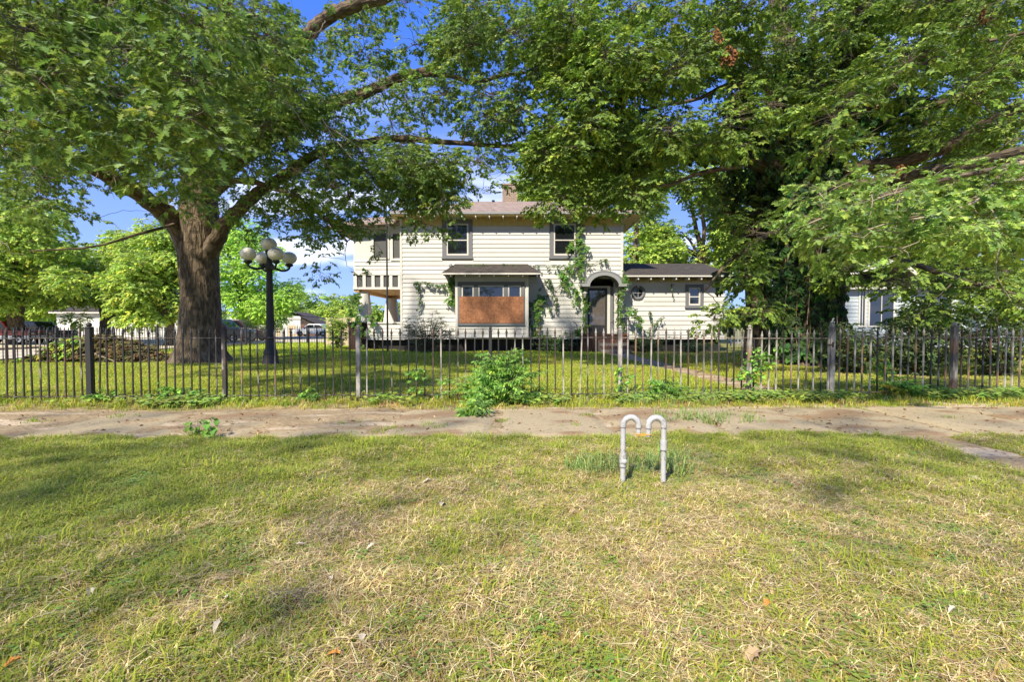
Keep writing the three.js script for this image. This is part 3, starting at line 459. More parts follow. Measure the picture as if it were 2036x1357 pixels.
  part('annex_sides', gb().span(XA - 0.12, XA, Y0, YA + 0.1, ZW - 0.12, -31).span(X1 + 0.02, XA, Y0, YA + 0.1, -31.12, -31.002), M.white2, house);
  hungWindow(house, ...w2, ZW + 0.008, 0.16);
  { // round window
    const g = new THREE.TorusGeometry(0.285, 0.075, 10, 40), rwin = part('round_window', gb().geo(g, new THREE.Matrix4().makeTranslation(rw[0], rw[1], ZW + 0.03).multiply(new THREE.Matrix4().makeScale(1, 1, 0.6))).geo(new THREE.RingGeometry(0.30, 0.37, 40), new THREE.Matrix4().makeTranslation(rw[0], rw[1], ZW + 0.045)), M.grey, house, 'small round grey porthole window with a cross bar');
    part('pane', gb().cyl(0.27, 0.27, 0.01, rw[0], rw[1], ZW + 0.028, 32, Math.PI / 2), M.glass, rwin); part('muntin', gb().span(rw[0] - 0.24, rw[0] + 0.24, rw[1] - 0.016, rw[1] + 0.016, ZW + 0.034, ZW + 0.05).span(rw[0] - 0.016, rw[0] + 0.016, rw[1] - 0.24, rw[1] + 0.24, ZW + 0.034, ZW + 0.052), M.greyLt, rwin); part('keystone', gb().span(rw[0] - 0.05, rw[0] + 0.05, rw[1] + 0.27, rw[1] + 0.40, ZW + 0.05, ZW + 0.085), M.cream, rwin); }
  { const e1 = HX(1458, 23.35, 549), ye2 = HY(550, 23.35), r = part('annex_roof', hip(X1 + 0.03, e1, -23.35, -31.6, ye2, X1 + 0.04, HX(1400, 27.3, 530), -27.3, HY(527, 27.3), 0.07), M.roofDk, house);
    part('edge_board', gb().span(X1 + 0.03, e1, ye2 - 0.02, ye2 + 0.05, -23.348, -23.32), M.cream, r); for (let i = 0; i < 8; i++) part('rafter_tail', gb().box(0.06, 0.13, 0.62, HX(1268 + i * 25, 23.5, 556), ye2 - 0.085, -23.69), M.cream, r); }

  // arched door canopy and entrance
  const cx = HX(1201, 23.3, 560), half = HX(1246, 23.3, 560) - cx, ys = HY(570, 23.3), yt = HY(541, 23.3), rr = (HX(1231, 23.3) - HX(1171, 23.3)) / 2;
  const arch = (r, flat, drop) => { const o = []; const rise = yt - ys - 0.05; o.push([-flat, -drop]); o.push([-flat, 0.10 - drop]); for (let i = 0; i <= 20; i++) { const a = Math.PI * (1 - i / 20); o.push([Math.cos(a) * r, 0.10 - drop + Math.sin(a) * (yt - ys - 0.11 + (r - rr - 0.16) * 0.8)]); } o.push([flat, 0.10 - drop]); o.push([flat, -drop]); return o; };
  const inner = (r) => { const o = []; for (let i = 0; i <= 20; i++) { const a = Math.PI * i / 20; o.push([Math.cos(a) * r, -0.001 + Math.sin(a) * (yt - ys - 0.17)]); } return o; };
  const archShape = (r, flat, k) => { const outer = arch(r, flat, 0), inn = inner(k); return [...outer.slice(0, -1), [flat, 0], ...inn, [-flat, 0]].filter((p, i, A) => !i || Math.hypot(p[0] - A[i - 1][0], p[1] - A[i - 1][1]) > 1e-4); };
  const can = part('door_canopy', extrude(archShape(rr + 0.16, half, rr - 0.02), 0.66), M.greyLt, house, 'grey arched canopy over the front door'); can.geometry.translate(cx, ys, ZW + 0.04);
  const lip = part('moulding', extrude(archShape(rr + 0.19, half + 0.05, rr + 0.04), 0.06, 0.012), M.grey, can); lip.geometry.translate(cx, ys + 0.03, ZW + 0.71);
  const lip2 = part('moulding', extrude(archShape(rr + 0.10, half - 0.03, rr - 0.02), 0.04, 0.010), M.greyLt, can); lip2.geometry.translate(cx, ys - 0.005, ZW + 0.78);
  const dx0 = HX(1168), dx1 = HX(1207), dy0 = HY(664), dy1 = HY(573);
  const fr = part('door_frame', gb().span(dx0 - 0.07, dx0, dy0, dy1 + 0.09, ZW - 0.05, ZW + 0.06).span(dx1, dx1 + 0.14, dy0, dy1 + 0.09, ZW - 0.05, ZW + 0.06).span(dx0, dx1, dy1, dy1 + 0.09, ZW - 0.05, ZW + 0.058), M.cream, house);
  part('side_panel', gb().span(dx1 + 0.14, HX(1221), dy0, HY(640), ZW - 0.04, ZW + 0.02).span(dx1 + 0.14, HX(1221), HY(638), dy1 + 0.05, ZW - 0.04, ZW + 0.015).span(dx1 + 0.14, HX(1221), HY(641), HY(637), ZW, ZW + 0.05), M.grey, fr);
  part('pilaster', gb().span(HX(1221), HX(1226), dy0, ys, ZW, ZW + 0.07).span(HX(1157), HX(1164), dy0, ys, ZW, ZW + 0.07), M.cream, fr);
  const dr = part('door', gb().span(dx0, dx1, dy0, dy0 + 0.42, ZW - 0.01, ZW + 0.03).span(dx0, dx0 + 0.1, dy0 + 0.42, dy1, ZW - 0.01, ZW + 0.03).span(dx1 - 0.1, dx1, dy0 + 0.42, dy1, ZW - 0.01, ZW + 0.03).span(dx0 + 0.1, dx1 - 0.1, dy1 - 0.13, dy1, ZW - 0.01, ZW + 0.03), M.black, house, 'dark storm door with a red brown inner door behind its glass');
  part('inner_door', gb().span(dx0 + 0.1, dx1 - 0.1, dy0 + 0.42, dy1 - 0.13, ZW - 0.09, ZW - 0.05).span(dx1 - 0.28, dx1 - 0.22, dy0 + 0.45, dy1 - 0.2, ZW - 0.05, ZW - 0.03).span(dx0 + 0.18, dx0 + 0.22, dy0 + 0.45, dy1 - 0.2, ZW - 0.05, ZW - 0.03).span(dx0 + 0.22, dx1 - 0.28, dy0 + 0.45, dy0 + 0.52, ZW - 0.05, ZW - 0.03), M.doorWood, dr);
  part('glass', gb().span(dx0 + 0.1, dx1 - 0.1, dy0 + 0.42, dy1 - 0.13, ZW + 0.004, ZW + 0.010), phys({ color: rgb(0.9, 0.93, 0.92), transmission: 0.96, roughness: 0.03, thickness: 0, ior: 1.5 }), dr);
  part('handle', gb().span(dx0 + 0.04, dx0 + 0.10, dy0 + 0.98, dy0 + 1.06, ZW + 0.03, ZW + 0.09), M.chrome, dr);
  // brick steps, single bricks on the risers
  const st = part('front_steps', gb().span(HX(1155), HX(1240), 0.0, dy0 - 0.01, ZW + 0.02, ZW + 0.95), M.brickDk, house, 'red brick entrance steps'), R = rng(77);
  for (let s = 0; s < 3; s++) { const y = (dy0 - 0.02) * (2 - s) / 3, z0 = ZW + 0.95 + s * 0.32, z1 = z0 + 0.32, sx0 = HX(1183), sx1 = HX(1240), n = 9; part('step', gb().span(sx0, sx1, -0.1, y + (dy0 - 0.02) / 3 - 0.22 < 0 ? 0.05 : y - 0.0, z0, z1 - 0.012), M.mortar, st); for (let i = 0; i < n; i++) { const w = (sx1 - sx0) / n; part('brick', gb().span(sx0 + i * w + 0.006, sx0 + (i + 1) * w - 0.006, y - 0.005, y + 0.055 + R() * 0.008, z0, z1 + 0.01), M.brick, st); if (y > 0.12) part('brick', gb().span(sx0 + i * w + 0.006, sx0 + (i + 1) * w - 0.006, y - 0.085, y - 0.02, z1 - 0.01, z1 + 0.004 + R() * 0.006), M.brick, st); } }

  // sun room above the open porch on the left side
  const DP = 25.2, ZP = -DP, px0 = HX(703, DP, 520), px1 = X0 - 0.003, ZR = -31.6, yB = HY(576, DP), yT = HY(545, DP), yE = HY(441, DP);
  const pw1 = [HX(741, DP, 490), HX(772, DP, 490), HY(514, DP), HY(463, DP)], pw2 = [HX(779, DP, 490), X0 - 0.02, HY(517, DP), HY(463, DP)];
  const pw = part('sunroom_wall', gb().span(px0, px1, yT, pw1[2], ZP - 0.12, ZP).span(px0, pw1[0], pw1[2], yE, ZP - 0.12, ZP).span(pw1[1], pw2[0], pw1[2], yE, ZP - 0.12, ZP).span(pw1[0], pw1[1], pw1[3], yE, ZP - 0.12, ZP).span(pw2[0], px1, pw2[3], yE, ZP - 0.12, ZP).span(px0, px0 + 0.12, yT, yE, ZP - 0.121, ZR), M.cream, house);
  siding(pw, px0 + 0.05, px1 - 0.01, yT + 0.04, pw1[2] - 0.05, ZP, [], 0.19, undefined, 31);
  for (const w of [pw1, pw2]) { const c = part('window', gb().span(w[0] - 0.05, w[0] + 0.06, w[2], w[3] + 0.1, ZP, ZP + 0.04).span(w[1] - 0.06, w[1] + 0.05 > px1 ? px1 : w[1] + 0.05, w[2], w[3] + 0.1, ZP, ZP + 0.04).span(w[0] + 0.06, w[1] - 0.06, w[3] - 0.06, w[3] + 0.1, ZP, ZP + 0.038), M.cream, house); part('pane', gb().span(w[0], w[1], w[2], w[3], ZP - 0.06, ZP - 0.03), M.screen, c); part('sill', gb().span(w[0] - 0.05, Math.min(w[1] + 0.05, px1), w[2] - 0.05, w[2] + 0.01, ZP - 0.02, ZP + 0.08), M.cream, c); }
  const sk = part('slotted_band', gb().span(px0 - 0.03, px1, yT - 0.07, yT + 0.05, ZP - 0.05, ZP + 0.05).span(px0 - 0.03, px1, yB, yB + 0.12, ZP - 0.05, ZP + 0.052).span(px0, px0 + 0.12, yB + 0.12, yT - 0.07, ZP - 0.12, ZP + 0.03).span(px0, px0 + 0.1, yB, yT, ZP - 0.121, ZR), M.cream, house, 'white band with dark slots below the sunroom');
  for (let i = 0; i < 5; i++) { const a = HX(710 + i * 17.6, DP, 560), b = HX(721.5 + i * 17.6, DP, 560), c = Math.min(HX(727.6 + i * 17.6, DP, 560), px1); if (i === 0) part('slat', gb().span(px0 + 0.12, a, yB + 0.12, yT - 0.07, ZP - 0.02, ZP + 0.03), M.cream, sk); part('slat', gb().span(Math.min(b, px1 - 0.02), c, yB + 0.12, yT - 0.07, ZP - 0.02, ZP + 0.03), M.cream, sk); part('slot', gb().span(a, Math.min(b, px1 - 0.01), yB + 0.12, yT - 0.07, ZP - 0.05, ZP - 0.03), M.screen, sk); }
  { const ceil = part('porch_ceiling', gb().span(px0 + 0.1, px1, yB + 0.06, yB + 0.09, ZP - 0.06, ZR), M.beadboard, house), n = 22; for (let i = 0; i < n; i++) { const w = (px1 - px0 - 0.1) / n, x = px0 + 0.1 + i * w; part('ceiling_board', gb().span(x + 0.006, x + w - 0.006, yB + 0.035, yB + 0.06, ZP - 0.06, ZR), M.beadboard, ceil); } part('beam', gb().span(px0, px0 + 0.26, yB - 0.12, yB + 0.03, ZP - 0.02, ZR).span(px0 + 0.26, px1, yB - 0.16, yB + 0.03, ZR + 0.25, ZR), M.beadboard, ceil); }
  const taper = (x, z, w0, w1, y0, y1, m, lab) => part('porch_column', gb().geo(new THREE.CylinderGeometry(w1 * 0.7071, w0 * 0.7071, y1 - y0, 4), new THREE.Matrix4().makeTranslation(x, (y0 + y1) / 2, z).multiply(new THREE.Matrix4().makeRotationY(Math.PI / 4))), m, house, lab);
  const yPar = HY(641, DP); taper(HX(721, DP, 610), ZP - 0.35, 0.66, 0.42, yPar, yB - 0.1, M.cream); taper(HX(777, 31, 620), ZR + 0.35, 0.88, 0.55, yPar, yB - 0.12, M.cream);
  const yFl = 0.72; const par = part('porch_wall', gb().span(px0 + 0.7, px1, HY(676, DP), yPar - 0.08, ZP - 0.2, ZP).span(px0, px0 + 0.2, HY(676, DP), yPar - 0.08, ZP - 0.66, ZR).span(px0 + 0.2, px1, HY(676, DP), yPar - 0.08, ZR + 0.2, ZR), M.white, house); siding(par, px0 + 0.7, px1 - 0.005, HY(676, DP), yPar - 0.09, ZP, [], 0.2, undefined, 41); part('coping', gb().span(px0 + 0.7, px1, yPar - 0.08, yPar, ZP - 0.26, ZP + 0.07), M.cream, par);
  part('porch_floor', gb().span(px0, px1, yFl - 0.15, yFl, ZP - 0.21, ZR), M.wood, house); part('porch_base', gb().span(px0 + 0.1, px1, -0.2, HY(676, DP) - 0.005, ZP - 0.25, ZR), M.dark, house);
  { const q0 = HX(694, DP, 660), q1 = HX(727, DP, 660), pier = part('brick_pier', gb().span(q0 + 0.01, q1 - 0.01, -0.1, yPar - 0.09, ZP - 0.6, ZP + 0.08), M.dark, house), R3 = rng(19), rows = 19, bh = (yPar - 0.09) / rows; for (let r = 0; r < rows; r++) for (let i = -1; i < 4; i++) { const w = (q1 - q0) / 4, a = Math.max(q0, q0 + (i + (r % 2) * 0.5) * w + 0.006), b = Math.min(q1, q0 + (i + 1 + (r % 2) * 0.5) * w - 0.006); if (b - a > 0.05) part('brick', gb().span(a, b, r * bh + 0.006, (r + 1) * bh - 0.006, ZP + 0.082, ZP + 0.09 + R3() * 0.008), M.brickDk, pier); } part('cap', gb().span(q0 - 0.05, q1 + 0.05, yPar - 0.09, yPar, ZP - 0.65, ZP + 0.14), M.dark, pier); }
  // low roof of the sun room: falls to the left and towards the viewer
  { const e0 = V(HX(650, 24.6, 452), HY(452, 24.6), -24.6), e1 = V(X0 - 0.02, HY(444, 24.6), -24.6), r1 = V(X0 - 0.02, HY(429, 27.6), -27.6), r0 = V(HX(712, 27.6, 440), HY(438, 27.6), -27.6), b0 = V(e0.x, e0.y, -32.2), b1 = V(e1.x, e1.y, -32.2), g = gb(), up = V(0, 0.09, 0), U = (v) => v.clone().add(up);
    g.quad(U(e0), U(e1), U(r1), U(r0)).tri(U(b0), U(e0), U(r0)).quad(U(b1), U(b0), U(r0), U(r1)).quad(e0, e1, U(e1), U(e0)).quad(b0, e0, U(e0), U(b0)).quad(e0, b0, b1, e1).quad(e1, b1, U(b1), U(e1)); part('sunroom_roof', g, M.roof, house); for (let i = 0; i < 4; i++) part('rafter_tail', gb().box(0.06, 0.13, 0.5, HX(700 + i * 24, 24.8, 450), e0.y - 0.02 + (e1.y - e0.y) * (0.35 + i * 0.18), -24.92), M.cream, house); }
}
// ================================================================ IRON FENCES, GATE
const fenceX = (px) => { const k = (px - 1018) / 960; return 8.43 * k / (1 - 0.04 * k); };
const TOPR = 1.09, BOTR = 0.10;
const picketGeo = (h, r = 0.0112) => { const g = gb(); g.box(r * 1.8, h - 0.10, r * 1.8, 0, (h - 0.10) / 2, 0); return g.build(); };
const finialGeo = (() => { const g = gb(); g.lathe([[0.010, 0], [0.018, 0.008], [0.018, 0.02], [0.011, 0.028], [0.020, 0.045], [0.021, 0.055], [0.014, 0.085], [0.006, 0.125], [0.001, 0.145]], 0, -0.03, 0, 8); return g.build(); })();
const shiftUv = (g, du, dv) => { const q = g.clone(), u = q.attributes.uv; for (let i = 0; i < u.count; i++) u.setXY(i, u.getX(i) + du, u.getY(i) + dv); return q; };
const PG = picketGeo(1.27), PGs = picketGeo(1.24), PGV = [0, 1, 2, 3, 4, 5, 6, 7].map((i) => shiftUv(PG, i * 0.37, i * 0.61));
function picket(parent, x, z, y0, mat, h, R, turn) { const m = part('picket', h === PG ? PGV[Math.floor(R() * 8)] : h, mat, parent); m.position.set(x, y0, z); m.rotation.set((R() - 0.5) * 0.016, turn + (R() - 0.5) * 0.1, (R() - 0.5) * (R() < 0.12 ? 0.075 : 0.02)); const f = part('finial', finialGeo, mat, m); f.position.y = (h === PG ? 1.27 : 1.24) - 0.115; return m; }
function post(parent, x, z, y0, mat, w = 0.075, h = 1.27, label) { const g = gb().geo(new RoundedBoxGeometry(w, h, w, 2, 0.008), new THREE.Matrix4().makeTranslation(0, h / 2, 0)); const m = part('post', shiftUv(g.build(), x * 1.7, x * 0.93), mat, parent, label); m.position.set(x, y0, z); const b = gb(); b.lathe([[w * 0.72, 0], [w * 0.72, 0.012], [w * 0.35, 0.02], [w * 0.28, 0.03]], 0, 0, 0, 12).sphere(w * 0.46, 0, 0.05, 0, 1, 1, 1, 12); const c = part('ball_cap', b, mat, m); c.position.y = h; return m; }
{
  const R = rng(31), f = thing('iron_fence', 'long rusty wrought iron picket fence along the sidewalk in front of the house', 'fence');
  const gx0 = fenceX(1495), gx1 = fenceX(1650), turn = Math.atan(0.04), xs0 = -11.2, xs1 = 11.4;
  const posts = [[-90, M.iron], [178, M.iron, 0.09], [446, M.rust], [712, M.worn], [975, M.iron, 0.055], [1233, M.worn], [1490, M.worn], [1654, M.worn, 0.085], [1897, M.worn, 0.09], [2130, M.worn]];
  const pxs = posts.map(([p]) => fenceX(p));
  posts.forEach(([p, m, w], i) => { const x = pxs[i]; post(f, x, zFence(x), gh(x, zFence(x)) - 0.02, m, w ?? 0.068, 1.26 + (R() - 0.5) * 0.03); });
  for (let i = 0; i + 1 < posts.length; i++) {
    if (i === 6) continue;
    const a = pxs[i], b = pxs[i + 1], L = Math.hypot(b - a, zFence(b) - zFence(a)), n = Math.round(L / 0.1393);
    for (const y of [TOPR, BOTR]) { const m = part('rail', gb().box(L, 0.012, 0.034, 0, 0, 0), a > 0 ? M.worn : M.rust, f); m.position.set((a + b) / 2, y + (R() - 0.5) * 0.01, (zFence(a) + zFence(b)) / 2); m.rotation.set(0, Math.atan(0.04), (R() - 0.5) * 0.002); }
    for (let k = 1; k < n; k++) { const x = a + (b - a) * k / n, px = 1018 + x / -zFence(x) * 960, q = R(), mat = px < 400 ? (q < 0.85 ? M.iron : M.rust) : px < 1000 ? (q < 0.35 ? M.iron : q < 0.85 ? M.rust : M.worn) : (q < 0.15 ? M.iron : q < 0.4 ? M.rust : M.worn); picket(f, x, zFence(x), -0.005 + (R() - 0.5) * 0.012, mat, PG, R, turn); }
  }
  const g = thing('iron_gate', 'weathered iron picket gate between two posts at the garden path', 'gate'), L = gx1 - gx0;
  for (const [y, h] of [[1.075, 0.03], [0.045, 0.03]]) { const m = part('rail', gb().box(L - 0.03, 0.014, h, 0, 0, 0), M.worn, g); m.position.set((gx0 + gx1) / 2, y, zFence((gx0 + gx1) / 2) + 0.012); m.rotation.y = turn; }
  for (const x of [gx0 + 0.03, gx1 - 0.03]) { const m = part('stile', gb().box(0.02, 1.06, 0.03, 0, 0.53, 0), x < (gx0 + gx1) / 2 ? M.iron : M.worn, g); m.position.set(x, 0.03, zFence(x) + 0.012); }
  for (let k = 1; k < 10; k++) { const x = gx0 + 0.03 + (L - 0.06) * k / 10; picket(g, x, zFence(x) + 0.012, -0.03, R() < 0.3 ? M.rust : M.worn, k === 1 ? PGs : PG, R, turn); }
  { const latch = part('latch', gb().box(0.11, 0.02, 0.03, 0, 0, 0).box(0.02, 0.09, 0.02, 0.05, 0, 0.015), M.rust, g); latch.position.set(gx1 - 0.03, 0.96, zFence(gx1) + 0.04); }
  // fence down the street side and across the back, seen small
  const s = thing('iron_fence', 'black iron picket fence far back along the street side of the yard', 'fence'), corner = [-16.7, -33], run = (ax, az, bx, bz) => { const L = Math.hypot(bx - ax, bz - az), n = Math.round(L / 0.158), t = -Math.atan2(bz - az, bx - ax); for (const y of [TOPR, BOTR]) { const m = part('rail', gb().box(L, 0.014, 0.032, 0, 0, 0), M.iron, s); m.position.set((ax + bx) / 2, y, (az + bz) / 2); m.rotation.y = t; } for (let k = 0; k <= n; k++) { const x = mix(ax, bx, k / n), z = mix(az, bz, k / n); if (k % 16 === 0) post(s, x, z, gh(x, z), M.iron, 0.09, 1.22); else picket(s, x, z, gh(x, z), M.iron, PG, R, t); } };
  run(-16.7, -15.2, ...corner); run(...corner, -11.6, -34.5);
}
// ================================================================ STREET LAMP
{
  const p = P(539, 728, 15.6), L = thing('street_lamp', 'black cast iron lamp post with five white globes beside the big oak', 'street lamp', [p.x, gh(p.x, p.z), p.z]), top = HY(527, 15.6);
  part('base', gb().lathe([[0.27, 0], [0.27, 0.10], [0.24, 0.13], [0.235, 0.33], [0.20, 0.37], [0.22, 0.40], [0.22, 0.44], [0.165, 0.56], [0.145, 0.85], [0.16, 0.88], [0.16, 0.92], [0.128, 0.97]], 0, 0, 0, 20), M.black, L);
  part('shaft', gb().geo(new THREE.CylinderGeometry(0.078, 0.118, top - 0.95, 16, 1), new THREE.Matrix4().makeTranslation(0, (top + 0.95) / 2, 0)), M.black, L);
  for (let k = 0; k < 12; k++) { const a = k / 12 * 6.283; L.children[1].geometry; part('flute', gb().geo(new THREE.CylinderGeometry(0.010, 0.014, top - 1.1, 6), new THREE.Matrix4().makeRotationY(-a).multiply(new THREE.Matrix4().makeTranslation(0.096, (top + 1.0) / 2, 0)).multiply(new THREE.Matrix4().makeRotationZ(0.0147))), M.black, L.children[1]); }
  part('capital', gb().lathe([[0.085, 0], [0.12, 0.03], [0.12, 0.07], [0.15, 0.12], [0.15, 0.18], [0.09, 0.24], [0.07, 0.48], [0.11, 0.56], [0.11, 0.62], [0.06, 0.64]], 0, top - 0.19, 0, 16), M.black, L);
  const globe = (x, y, z) => { const g = part('globe', new THREE.SphereGeometry(0.225, 28, 18), M.globe, L); g.position.set(x, y, z); g.scale.set(1.06, 0.9, 1.06); g.rotation.y = x * 3; const f = part('collar', gb().lathe([[0.03, -0.1], [0.11, -0.05], [0.13, 0.0], [0.09, 0.02]], 0, 0, 0, 14), M.black, g); f.position.y = -0.235; f.scale.set(1 / 1.06, 1 / 0.9, 1 / 1.06); };
  globe(0, top + 0.66, 0);
  for (const [a, up] of [[0.35, 0], [0.35 + Math.PI / 2, 0], [0.35 + Math.PI, 0], [0.35 + 3 * Math.PI / 2, 0]]) { const c = Math.cos(a + 0.45), s = Math.sin(a + 0.45), r = 0.62, A = smooth([V(c * 0.08, top - 0.02, s * 0.08), V(c * 0.25, top - 0.13, s * 0.25), V(c * 0.48, top - 0.15, s * 0.48), V(c * r, top - 0.06, s * r), V(c * r, top + 0.04, s * r)], 12); part('arm', gb().tube(A, A.map((_, i) => 0.042 - i * 0.001), 8), M.black, L); globe(c * r, top + 0.28, s * r); }
}
// ================================================================ VENT PIPES, STRAP, COVER
{
  const pipe = (px, base, D, dir, label, fit, joint) => {
    const b = P(px, base, D), X = HX(px, D, 900), y0 = 0, yb = HY(845, D) , r = 0.0205, R = 0.062, t = thing('vent_pipe', label, 'pipe', [X, gh(X, -D) - 0.01, -D]);
    const up = yb + 0.01; part('riser', gb().cyl(r, r, up, 0, up / 2, 0, 20), M.pvc, t);
    const pts = []; for (let i = 0; i <= 18; i++) { const a = Math.PI * (1 - i / 18); pts.push(V(dir * (R + Math.cos(a) * R), up + Math.sin(a) * R * 1.05, 0)); } pts.push(V(dir * 2 * R, up - 0.02, 0)); pts.unshift(V(0, up - 0.012, 0));
    part('return_bend', gb().tube(pts, pts.map(() => r + 0.0035), 16), M.pvc, t);
    part('tail', gb().cyl(r * 0.95, r * 0.95, 0.075, dir * 2 * R, up - 0.05, 0, 18), M.pvc, t);
    part('joint_ring', gb().cyl(r + 0.005, r + 0.005, 0.006, dir * 2 * R, up - 0.02, 0, 18).cyl(r + 0.005, r + 0.005, 0.005, 0, up - 0.014, 0, 18), M.pvcDk, t);
    part('cut_end', gb().cyl(r * 0.8, r * 0.8, 0.004, dir * 2 * R, up - 0.0885, 0, 16), M.dark, t);
    if (fit === 'union') { const y = HY(913, D); part('union_nut', gb().cyl(0.026, 0.026, 0.022, 0, y + 0.048, 0, 8).cyl(0.030, 0.030, 0.05, 0, y + 0.01, 0, 8).sphere(0.027, 0.006, y - 0.002, 0.012, 1, 1, 1, 12).cyl(0.026, 0.026, 0.024, 0, y - 0.034, 0, 8), M.pvc, t); part('joint_ring', gb().cyl(0.0275, 0.0275, 0.005, 0, y - 0.05, 0, 12), M.pvcDk, t); }
    else { const y = HY(881, D); part('coupling', gb().cyl(0.0275, 0.0275, 0.075, 0, y, 0, 18), M.pvc, t); part('joint_ring', gb().cyl(0.0285, 0.0285, 0.005, 0, y - 0.039, 0, 18), M.pvcDk, t); }
    { const s = gb(); s.lathe([[0.075, -0.02], [0.06, 0.008], [0.04, 0.016], [0.022, 0.022], [0.019, 0.03]], 0, 0, 0, 14); part('soil_collar', s, M.dirt, t); }
    return V(X + dir * 2 * R, up - 0.085 + gh(X, -D), -D);
  };
  const D = 1248 / (969 - 648), a = pipe(1238.5, 969, D, 1, 'grey U-bend vent pipe with a union nut, left of the pair', 'union'), b = pipe(1319, 969, D - 0.02, -1, 'grey U-bend vent pipe with a smooth coupling, right of the pair');
  const s = thing('yellow_strap', 'yellow plastic strap tied between the two grey vent pipes', 'strap', [0, 0, 0]), y = a.y + 0.006; part('band', gb().box(b.x - a.x + 0.05, 0.007, 0.003, (a.x + b.x) / 2, y, a.z + 0.024, 0, 0, -0.012).box(b.x - a.x + 0.05, 0.006, 0.003, (a.x + b.x) / 2, y - 0.009, a.z + 0.026, 0, 0, 0.006), M.yellow, s); part('loop', gb().geo(new THREE.TorusGeometry(0.024, 0.004, 6, 18), new THREE.Matrix4().makeTranslation(a.x, y, a.z).multiply(new THREE.Matrix4().makeRotationX(Math.PI / 2))).geo(new THREE.TorusGeometry(0.024, 0.004, 6, 18), new THREE.Matrix4().makeTranslation(b.x, y, b.z).multiply(new THREE.Matrix4().makeRotationX(Math.PI / 2))), M.yellow, s);
  const c = groundAt(1396, 908), k = thing('meter_cover', 'small dark round cover sunk in bare soil right of the pipes', 'cover', [c.x, gh(c.x, c.z) + 0.012, c.z]); part('lid', gb().cyl(0.075, 0.072, 0.02, 0, 0.008, 0, 24), M.pvcDk, k); part('rim', gb().geo(new THREE.TorusGeometry(0.082, 0.010, 8, 24), new THREE.Matrix4().makeRotationX(Math.PI / 2)), M.black, k);
  const q = groundAt(1368, 902), so = gb(); so.geo(new THREE.SphereGeometry(0.22, 20, 8), new THREE.Matrix4().makeTranslation(q.x, gh(q.x, q.z) - 0.01, q.z).multiply(new THREE.Matrix4().makeScale(1, 0.09, 0.5))); struct('bare_soil', so, M.dirt);
}
